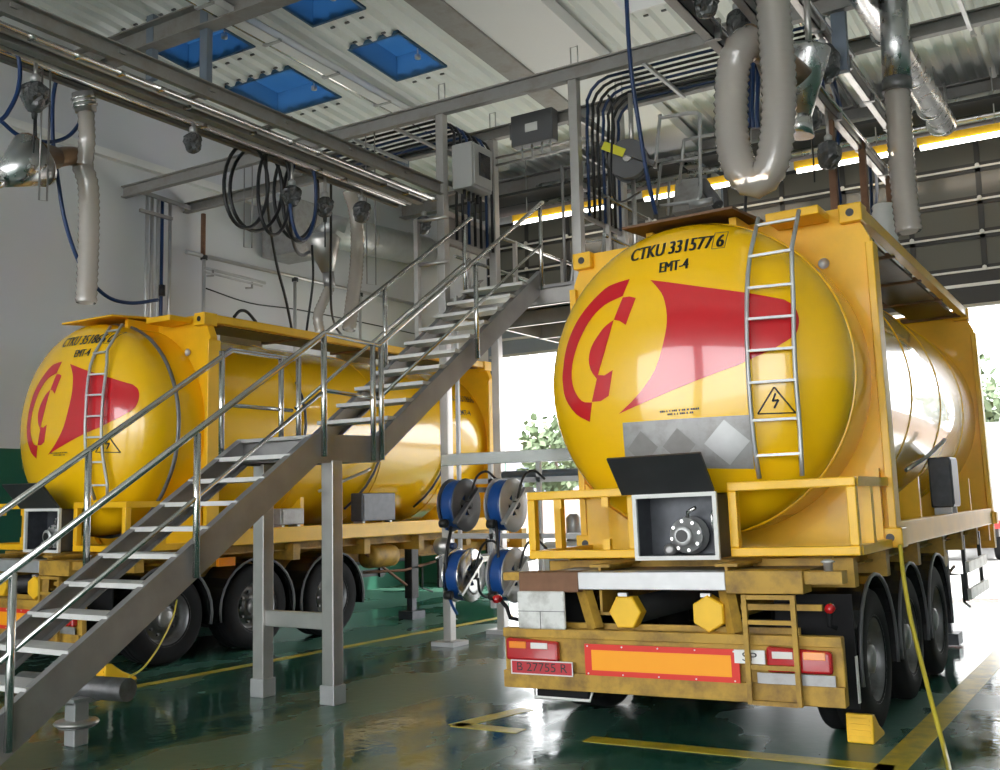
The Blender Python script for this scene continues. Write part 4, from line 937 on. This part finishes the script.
# ================================================================ white wall fittings
# steel funnels with elbows
fx = -7.9
f1 = thing('extraction_funnel', 'large steel funnel with a copper elbow under the rack over the tank behind the stairs', 'funnel', PX(40, 170, fx))
MB().tube([PX(-12, 185, fx), PX(2, 178, fx)], [.06, .075], 18).build('nozzle', 'steel_bright', f1)
MB().tube([PX(2, 178, fx), PX(34, 160, fx)], [.085, .24], 24).build('cone', 'duct', f1)
MB().tube([PX(34, 160, fx), PX(42, 157, fx), PX(58, 158, fx)], [.24, .13, .09], 20).build('shoulder', 'copper', f1)
MB().tube(smooth_path([PX(56, 158, fx), PX(68, 156, fx), PX(78, 158, fx), PX(84, 168, fx)], 5), .085, 16).build('elbow', 'copper', f1)
MB().tube([PX(36, 150, fx), PX(36, 118, fx)], .008, 5).build('hanger_wire', 'cable_black', f1)
h1 = ribbed(smooth_path([PX(82, 165, fx), PX(88, 185, fx), PX(89, 215, fx), PX(88, 260, fx), PX(86, 303, fx)], 8), .095, 14).build('suction_hose', 'hose_clear'); tag(h1, 'translucent ribbed hose hanging from the large funnel elbow before the wall', 'hose')
h1b = ribbed([PX(86, 112, -7.74), PX(87, 140, -7.74), PX(85, 164, -7.8)], .075, 12).build('suction_hose', 'hose_clear'); tag(h1b, 'upper translucent hose between rack coupling and copper elbow', 'hose')
cp_ = thing('hose_coupling', 'ribbed dark coupling under the rack holding a translucent hose', 'coupling', PX(84, 108, -7.74))
MB().tube([PX(82, 92, -7.74), PX(84, 100, -7.74), PX(86, 112, -7.74)], [.09, .10, .09], 14).build('sleeve', 'steel_dark', cp_)
for k in range(3): MB().tube([PX(83+k, 97+k*4, -7.74), PX(83.5+k, 99+k*4, -7.74)], .108, 14).build('clamp_band', 'steel_bright', cp_)
fx2 = -9.0
f2_ = thing('extraction_funnel', 'steel funnel pointing down in front of the wall, beside the hose loops', 'funnel', PX(325, 255, fx2))
MB().tube([PX(323, 236, fx2), PX(323, 240, fx2), PX(328, 272, fx2)], [.20, .235, .085], 22).build('cone', 'steel', f2_)
MB().tube([PX(328, 271, fx2), PX(329, 281, fx2), PX(330, 288, fx2)], [.075, .08, .075], 16).build('nozzle', 'steel_dark', f2_)
MB().tube([PX(322, 236, fx2), PX(334, 222, fx2+.1), PX(346, 226, fx2+.2)], [.12, .11, .10], 16).build('elbow', 'galv', f2_)
for (pa, wd_, lb) in (([(349, 190), (356, 215), (357, 260), (349, 330)], .10, 'translucent hose hanging straight from the far wrapped motor'), ([(330, 287), (324, 300), (318, 316), (320, 332)], .07, 'short translucent hose end under the small steel funnel')):
    o = ribbed(smooth_path([PX(a, b, -9.0) for a, b in pa], 6), wd_, 14).build('suction_hose', 'hose_clear'); tag(o, lb, 'hose')
# vertical pipes in the white wall group
vp = thing('wall_pipe_group', 'group of thin vertical pipes with cross clamps on the white wall', 'pipes', (-12.9, 10.7, 3.4))
for px, m_ in ((147, 'galv'), (152, 'steel'), (158, 'galv'), (162, 'cable_blue'), (170, 'steel')):
    p = PX(px, 230, -12.95); MB().tube([(p.x, p.y, 3.3), (p.x, p.y, 6.6)], .028, 8).build('pipe', m_, vp)
pa, pb = PX(140, 210, -12.9), PX(172, 219, -12.9); MB().bar(pa, pb, .05, .05).build('cross_clamp', 'steel_dark', vp)
pa, pb = PX(142, 192, -12.9), PX(190, 208, -12.9); MB().bar(pa, pb, .05, .06).build('cross_clamp', 'steel_dark', vp)
MB().tube([PX(162, 285, -12.9), PX(162, 296, -12.9)], .05, 8).build('regulator', 'cable_black', vp)
# horizontal rail on the wall
wr_ = thing('wall_rail', 'long thin pipe rail along the white wall on short posts', 'rail', (-13.05, 13, 5.6))
za = PX(200, 255, -13.0).z
MB().tube([PX(186, 252, -13.0), PX(440, 310, -13.0)], .035, 8).build('rail', 'steel', wr_)
for px, py, lo in ((204, 258, 3.4), (295, 280, 3.4), (360, 295, 3.6), (417, 308, 3.6)):
    p = PX(px, py, -13.0); MB().tube([p, (p.x, p.y, lo)], .032, 8).build('post', 'galv', wr_); MB().lathe([(.06, -.03), (.06, .04)], p, 'z', 10).build('bracket_cap', 'black', wr_)
MB().tube([(-13.0, PX(203, 258, -13.0).y, za), (-13.0, PX(203, 258, -13.0).y, 6.55)], .04, 8).build('feed_pipe', 'rust', wr_)
MB().tube([PX(205, 268, -12.7), PX(265, 283, -12.7)], .03, 6).tube([PX(205, 272, -12.6), PX(262, 286, -12.6)], .02, 6).build('hook_rail', 'galv', wr_)
for px, py in ((213, 272), (252, 284)): MB().tube([PX(px, py-2, -12.6), PX(px, py+4, -12.6), PX(px-6, py+4, -12.4)], .018, 6).build('hook', 'steel_dark', wr_)
wc = smooth_path([PX(205, 288, -13.1), PX(250, 303, -13.1), PX(300, 310, -13.1), PX(370, 324, -13.1), PX(420, 335, -13.1)], 6)
tag(MB().tube(wc, .012, 5).build('wall_cable', 'cable_black'), 'thin dark cable sagging along the white wall below the pipe rail', 'cable')
# trapezes of thin wire
for (xa, xb_, y0_, y1_, lb) in ((244, 252, 180, 247, 'wire trapeze hanging before the wall behind the hose loops'), (367, 376, 215, 284, 'wire trapeze hanging beside the far translucent hose'), (39, 47, 120, 200, 'wire trapeze hanging beneath the large steel funnel')):
    near = xa < 100; Q = (lambda a, b: PX(a, b, -7.66)) if near else (lambda a, b: PY(a, b, 10.28)); tp = 5.42 if near else 6.52
    a_, b_ = Q(xa, y1_), Q(xb_, y1_+1); t = thing('wire_trapeze', lb, 'wire', a_)
    MB().tube([(a_.x, a_.y, tp), a_, b_, (b_.x, b_.y, tp)], .009, 5).build('wire', 'steel_dark', t)
# hoses: dark loops hanging under the rack
def hose(pts, r, m_, label, grp=None, X_=-7.9, name='hanging_hose'):
    A_, B_ = X_ if isinstance(X_, tuple) else (X_, X_); n_ = len(pts)-1
    o = MB().tube(smooth_path([PX(a, b, A_+(B_-A_)*i/n_) for i, (a, b) in enumerate(pts)], 8), r, 7).build(name, m_); return tag(o, label, 'hose', grp)
GL = 'dark hose loops under the rack'
def loop(cx, cy, rx, ry, X_, m_, r=.020, rotd=0):
    pts = []
    for k in range(33):
        a = pi/2+.35+2*pi*k/32*.94; pts.append(PX(cx+rx*math.cos(a), cy-ry*math.sin(a), X_+.03*math.sin(a*2)))
    o = MB().tube(pts, r, 7).build('hose_loop', m_); tag(o, 'dark hose coiled in a loose loop hanging from the rack', 'hose', GL)
for cx, cy, rx, ry, X_, m_ in ((246, 186, 22, 42, -7.8, 'cable_black'), (256, 189, 26, 42, -7.9, 'cable_black'), (274, 190, 16, 45, -7.75, 'cable_black'), (300, 200, 17, 42, -7.85, 'cable_black'), (303, 196, 13, 44, -7.7, 'cable_blue'), (296, 193, 22, 46, -8.0, 'cable_black')): loop(cx, cy, rx, ry, X_, m_, .020)
hose([(266, 152), (267, 190), (270, 225), (277, 265), (286, 300), (293, 335)], .018, 'cable_black', 'dark hose dropping from the loops onto the tank behind the stairs', None, (-7.72, -9.3))
hose([(312, 245), (313, 280), (308, 320), (306, 335)], .016, 'cable_black', 'thin dark hose dropping beside the small funnel onto the tank behind the stairs', None, (-8.95, -9.4))
hose([(331, 160), (331, 230), (331, 300), (335, 325), (344, 338)], .016, 'cable_black', 'dark hose hanging past the funnel nozzle onto the tank behind the stairs', None, (-7.72, -9.4))
hose([(291, 208), (291, 230), (296, 250), (303, 255), (309, 252)], .022, 'cable_black', 'dark lead from the wrapped motor to the small funnel', None, (-7.7, -8.95))
hose([(5, 28), (19, 60), (18, 90), (8, 112), (0, 121)], .018, 'cable_blue', 'short blue hose curving out of the rack beside the large steel funnel', None, -7.6)
hose([(1, 121), (20, 136), (48, 142), (70, 135), (86, 112), (92, 96), (86, 76), (70, 69), (58, 78), (53, 100), (53, 140), (58, 180), (66, 225), (82, 268), (105, 295), (130, 303), (158, 300)], .018, 'cable_blue', 'long blue hose looping round the funnel and sagging to the wall pipes', None, -8.0)
hose([(234, 317), (240, 311), (247, 312), (256, 322)], .02, 'cable_black', 'short black hose bow on the top rail of the tank behind the stairs', None, -9.2)
hose([(626, -10), (630, 60), (638, 120), (648, 180), (656, 214)], .022, 'cable_blue', 'blue hose hanging straight down past the tower reel', None, -3.9)
GB = 'blue hoses behind the U-shaped hose'
for dx_ in (0, 4, 9): hose([(748+dx_, 20), (749+dx_, 70), (748+dx_, 110), (749+dx_, 128)], .02, 'cable_blue', 'blue hose hanging behind the limbs of the U-shaped hose', GB, -2.60-dx_*.01)
hose([(746, 40), (740, 90), (744, 105), (749, 120), (747, 160), (745, 214)], .014, 'cable_black', 'thin black lead hanging inside the U-shaped hose down to the ladder', None, -2.6)
for pts in ([(822, 78), (826, 110), (832, 130), (835, 170), (838, 205)], [(829, 78), (838, 105), (838, 140), (833, 180), (836, 208)], [(834, 80), (842, 120), (836, 160), (841, 206)], [(869, 156), (871, 185), (872, 214)], [(875, 163), (877, 190), (875, 214)]):
    hose(pts, .02, 'cable_blue', 'dark blue hose hanging under the rails onto the 331577 tank top', 'blue hoses onto the 331577 tank', (-2.42, -2.5-.06*(pts[0][0] % 4)))

# ================================================================ hose reels
def reel(p, label, grp, bright, hx=-1):
    p = Vector(p); t = thing('hose_reel', label, 'hose reel', p, group=grp)
    MB().lathe([(.14, -.13), (.27, -.13), (.285, -.10), (.275, -.075), (.285, -.05), (.275, -.025), (.285, 0), (.27, .03), (.14, .03)], p, 'x', 28, caps=False).build('hose_coil', 'hose_blue', t)
    for h_ in (.045, -.155): MB().lathe([(.12, h_-.01), (.29, h_-.012), (.305, h_), (.29, h_+.012), (.12, h_+.01)], p, 'x', 28, caps=False).build('flange', bright, t)
    fl_ = MB()
    for k in range(5):
        a = 2*pi*k/5+.3; fl_.bar(p+Vector((.05, .03*math.cos(a), .03*math.sin(a))), p+Vector((.05, .15*math.cos(a), .15*math.sin(a))), .06, .014, ref=(1, 0, 0))
    fl_.build('spokes', bright, t)
    MB().lathe([(.05, -.2), (.05, .10), (.03, .12)], p, 'x', 14).build('axle', 'black', t)
    MB().bar(p+Vector((.09, -.30, -.20)), p+Vector((.09, .16, .17)), .03, .06, ref=(1, 0, 0)).bar(p+Vector((.09, .16, .17)), p+Vector((.09, .36, .17)), .03, .06).build('arm', bright, t)
    MB().lathe([(.03, -.05), (.05, -.04), (.05, .04), (.03, .05)], p+Vector((-.05, -.32, -.20)), 'x', 10).build('hose_guide', 'black', t)
    MB().tube(smooth_path([p+Vector((.08, 0, 0)), p+Vector((.12, .10, .30)), p+Vector((.2, .2, .38)), p+Vector((.34, .2, .28))], 6), .014, 6).build('feed_hose', 'cable_black', t)
    return t
GR = 'blue hose reels on the tower frame'
reel(PY(463, 505, 9.92), 'blue hose reel with grey flange, upper one by the tower post', GR, 'cab_dark')
reel(PY(510, 505, 9.92), 'blue hose reel with metal flange, upper one towards the 331577 tank', GR, 'galv')
reel(PY(468, 575, 9.92), 'blue hose reel with bright flange, lower one by the tower post', GR, 'steel_bright')
reel(PY(512, 575, 9.92), 'blue hose reel with grey flange, lower one towards the 331577 tank', GR, 'galv')
hose([(452, 525), (449, 540), (446, 560), (448, 585), (450, 600)], .02, 'cable_black', 'black hose hanging from the valve by the tower post', None, -6.75)
hose([(446, 515), (447, 530)], .02, 'hose_blue', 'short blue hose from the upper reel to the post valve', None, -6.8)
hose([(449, 590), (451, 602), (457, 614)], .018, 'hose_blue', 'blue hose end hanging below the lower reel by the post', None, -6.7)
hose([(496, 520), (498, 550), (500, 570), (505, 588), (509, 600)], .018, 'cable_black', 'black hose hanging between the reels by the 331577 tank', None, -6.1)
hose([(499, 525), (497, 560), (490, 590)], .02, 'hose_blue', 'blue hose hanging between the upper and lower reels', None, -6.2)
hose([(478, 578), (480, 592), (488, 597), (497, 588)], .016, 'cable_black', 'black hose bowed under the lower reels', None, -6.5)
vl = thing('post_valve', 'round valve with lever on the tower post under the reels', 'valve', PX(443, 545, -6.9))
pv = PX(444, 546, -6.95); MB().lathe([(.03, -.1), (.09, -.09), (.10, 0), (.09, .08), (.03, .1)], pv, 'x', 16).build('body', 'steel', vl); MB().lathe([(.04, .1), (.04, .16)], pv+Vector((.0, 0, 0)), 'x', 10).build('dial', 'cable_blue', vl); MB().tube([pv+Vector((0, 0, -.08)), pv+Vector((-.05, -.1, -.14))], .02, 6).build('lever', 'steel_bright', vl)
# wash equipment behind the reels
eq = thing('pump_unit', 'small white pump unit on a frame behind the hose reels', 'pump', (-6.2, 11.9, 0))
MB().box(-6.6, -5.7, 11.6, 12.4, .55, 1.15).build('housing', 'white_paint', eq, bevel=.03)
for x in (-6.55, -5.75):
    for y in (11.65, 12.35): MB().box(x-.03, x+.03, y-.03, y+.03, 0, .55).build('leg', 'galv', eq)
MB().box(-6.5, -5.8, 11.58, 11.6, .65, 1.05).build('front_panel', 'cab_grey', eq); MB().lathe([(.1, 0), (.1, .3), (.05, .35)], (-6.3, 11.9, 1.15), 'z', 14).build('motor', 'galv', eq)
MB().tube([(-5.9, 11.8, 1.15), (-5.9, 11.8, 1.7), (-5.5, 11.8, 1.9)], .03, 8).build('pipe', 'red_valve', eq)

# upper reel with yellow label
rp_ = PY(629, 161, 10.9)
ur = thing('cable_reel', 'dark round cable reel with a yellow label on the tower', 'cable reel', rp_)
nrm = Vector((.25, -.97, 0)).normalized(); sx_ = Vector((.97, .25, 0))
MB().tube([rp_-nrm*.10, rp_-nrm*.09, rp_+nrm*.09, rp_+nrm*.10], [.10, .215, .215, .10], 28).build('drum', 'cab_dark', ur)
for s in (-1, 1): MB().tube([rp_+nrm*(.10*s), rp_+nrm*(.115*s)], .235, 28).build('flange', 'cab_dark', ur)
MB().tube([rp_+nrm*.115, rp_+nrm*.15], .05, 12).build('hub', 'steel', ur)
q = rp_+nrm*.15; MB().bar(q-sx_*.30+Vector((0, 0, .20)), q+sx_*.32-Vector((0, 0, .12)), .05, .08, ref=tuple(nrm)).build('arm', 'cab_dark', ur)
q2 = rp_+nrm*.185; MB().bar(q2-sx_*.27+Vector((0, 0, .165)), q2-sx_*.02+Vector((0, 0, .04)), .012, .10, ref=tuple(nrm.cross(Vector((sx_.x, sx_.y, -.5))).normalized())).build('label_plate', 'label_yellow', ur)
MB().tube([rp_+Vector((0, .1, .1)), (rp_.x, rp_.y+.1, 6.5)], .03, 8).tube([rp_+Vector((.0, .1, -.2)), (rp_.x, rp_.y+.1, 4.25)], .03, 8).build('mast', 'steel', ur)
hose([(608, 95), (612, 105), (612, 140), (611, 170), (613, 195), (622, 202), (640, 192)], .014, 'cable_black', 'thin black lead hooked from the tower to the dark cable reel', None, -4.75)

# folding gangway above the 331577 tank
gw = thing('folding_gangway', 'grey folding gangway with tubular cage rails over the tank numbered 331577', 'gangway', (-4.4, 12.0, 5.1))
YG = 12.0
def G_(x, y, yy=YG): return PY(x, y, yy)
MB().tube(smooth_path([G_(655, 168), G_(660, 118), G_(662, 118), G_(690, 113), G_(699, 114), G_(700, 120), G_(700, 165), G_(700, 195), G_(692, 201), G_(660, 206)], 4), .024, 8).build('cage_rail', 'galv', gw)
MB().tube([G_(661, 164), G_(700, 157)], .02, 8).tube([G_(661, 164), G_(656, 205)], .02, 8).tube([G_(684, 140), G_(676, 215, 12.6)], .02, 8).tube([G_(684, 140), G_(715, 134)], .02, 8).tube([G_(669, 182), G_(668, 215)], .02, 8).build('cage_bar', 'galv', gw)
a_, b_, c_, d_ = G_(676, 180, 12.4), G_(703, 177, 12.4), G_(719, 205, 12.0), G_(672, 213, 12.0)
o_ = Vector((0, .12, -.02))
MB().add([a_, b_, c_, d_, a_+o_*3, b_+o_*3, c_+o_*3, d_+o_*3], [(0, 1, 2, 3), (7, 6, 5, 4), (0, 4, 5, 1), (1, 5, 6, 2), (2, 6, 7, 3), (3, 7, 4, 0)]).build('folded_steps', 'plate_grey', gw)
MB().tube([G_(703, 183, 12.2), G_(718, 205, 12.0)], .07, 12).build('hinge_drum', 'cab_dark', gw)
MB().box(-5.2, -3.9, 11.9, 12.7, 4.98, 5.06).build('base_tray', 'steel', gw); MB().box(-5.17, -5.09, 12.0, 12.6, 4.2, 5.0).build('bracket', 'steel', gw)
MB().lathe([(.05, 0), (.05, .3)], G_(690, 205, 11.95), 'x', 10).build('actuator', 'galv', gw)

# ================================================================ floor objects
bs = PZ(76, 745)
bo = thing('pipe_bollard', 'stubby pipe stand with a flange and a horizontal pipe on the green floor', 'pipe stand', bs)
MB().box(bs.x-.06, bs.x+.06, bs.y-.06, bs.y+.06, 0, .31).build('stub', 'galv', bo, bevel=.008)
MB().lathe([(.04, .14), (.15, .145), (.16, .16), (.15, .175), (.04, .18)], bs, 'z', 20).build('flange', 'steel', bo)
MB().lathe([(.12, .125), (.13, .13), (.13, .14)], bs, 'z', 20).build('flange_ring', 'steel_dark', bo)
MB().tube([(bs.x-.75, bs.y+.06, .38), (bs.x+.36, bs.y+.16, .39)], .085, 16).build('horizontal_pipe', 'rim', bo)
MB().box(bs.x-.05, bs.x+.05, bs.y-.06, bs.y+.16, .29, .33).build('saddle', 'galv', bo)
# yellow hose on the right
yh = MB().tube(smooth_path([PX(900, 545, -1.58), PX(904, 580, -1.55), PX(911, 620, -1.50), PX(922, 665, -1.42), PX(935, 715, -1.32), PZ(945, 752, .02), PZ(956, 800, .02)], 8), .016, 8).build('yellow_hose', 'hose_yellow'); tag(yh, 'thin yellow hose hanging from the 331577 tank down to the floor', 'hose')
ph = PZ(128, 678, .05)
tag(MB().tube(smooth_path([PX(177, 600, -8.95), PX(172, 620, -8.8), PX(158, 648, -8.6), PX(143, 668, -8.5), PX(129, 677, -8.45)], 8), .010, 6).build('yellow_rope', 'hose_yellow'), 'thin yellow rope running from the shaded trailer wheel to the chock', 'rope')
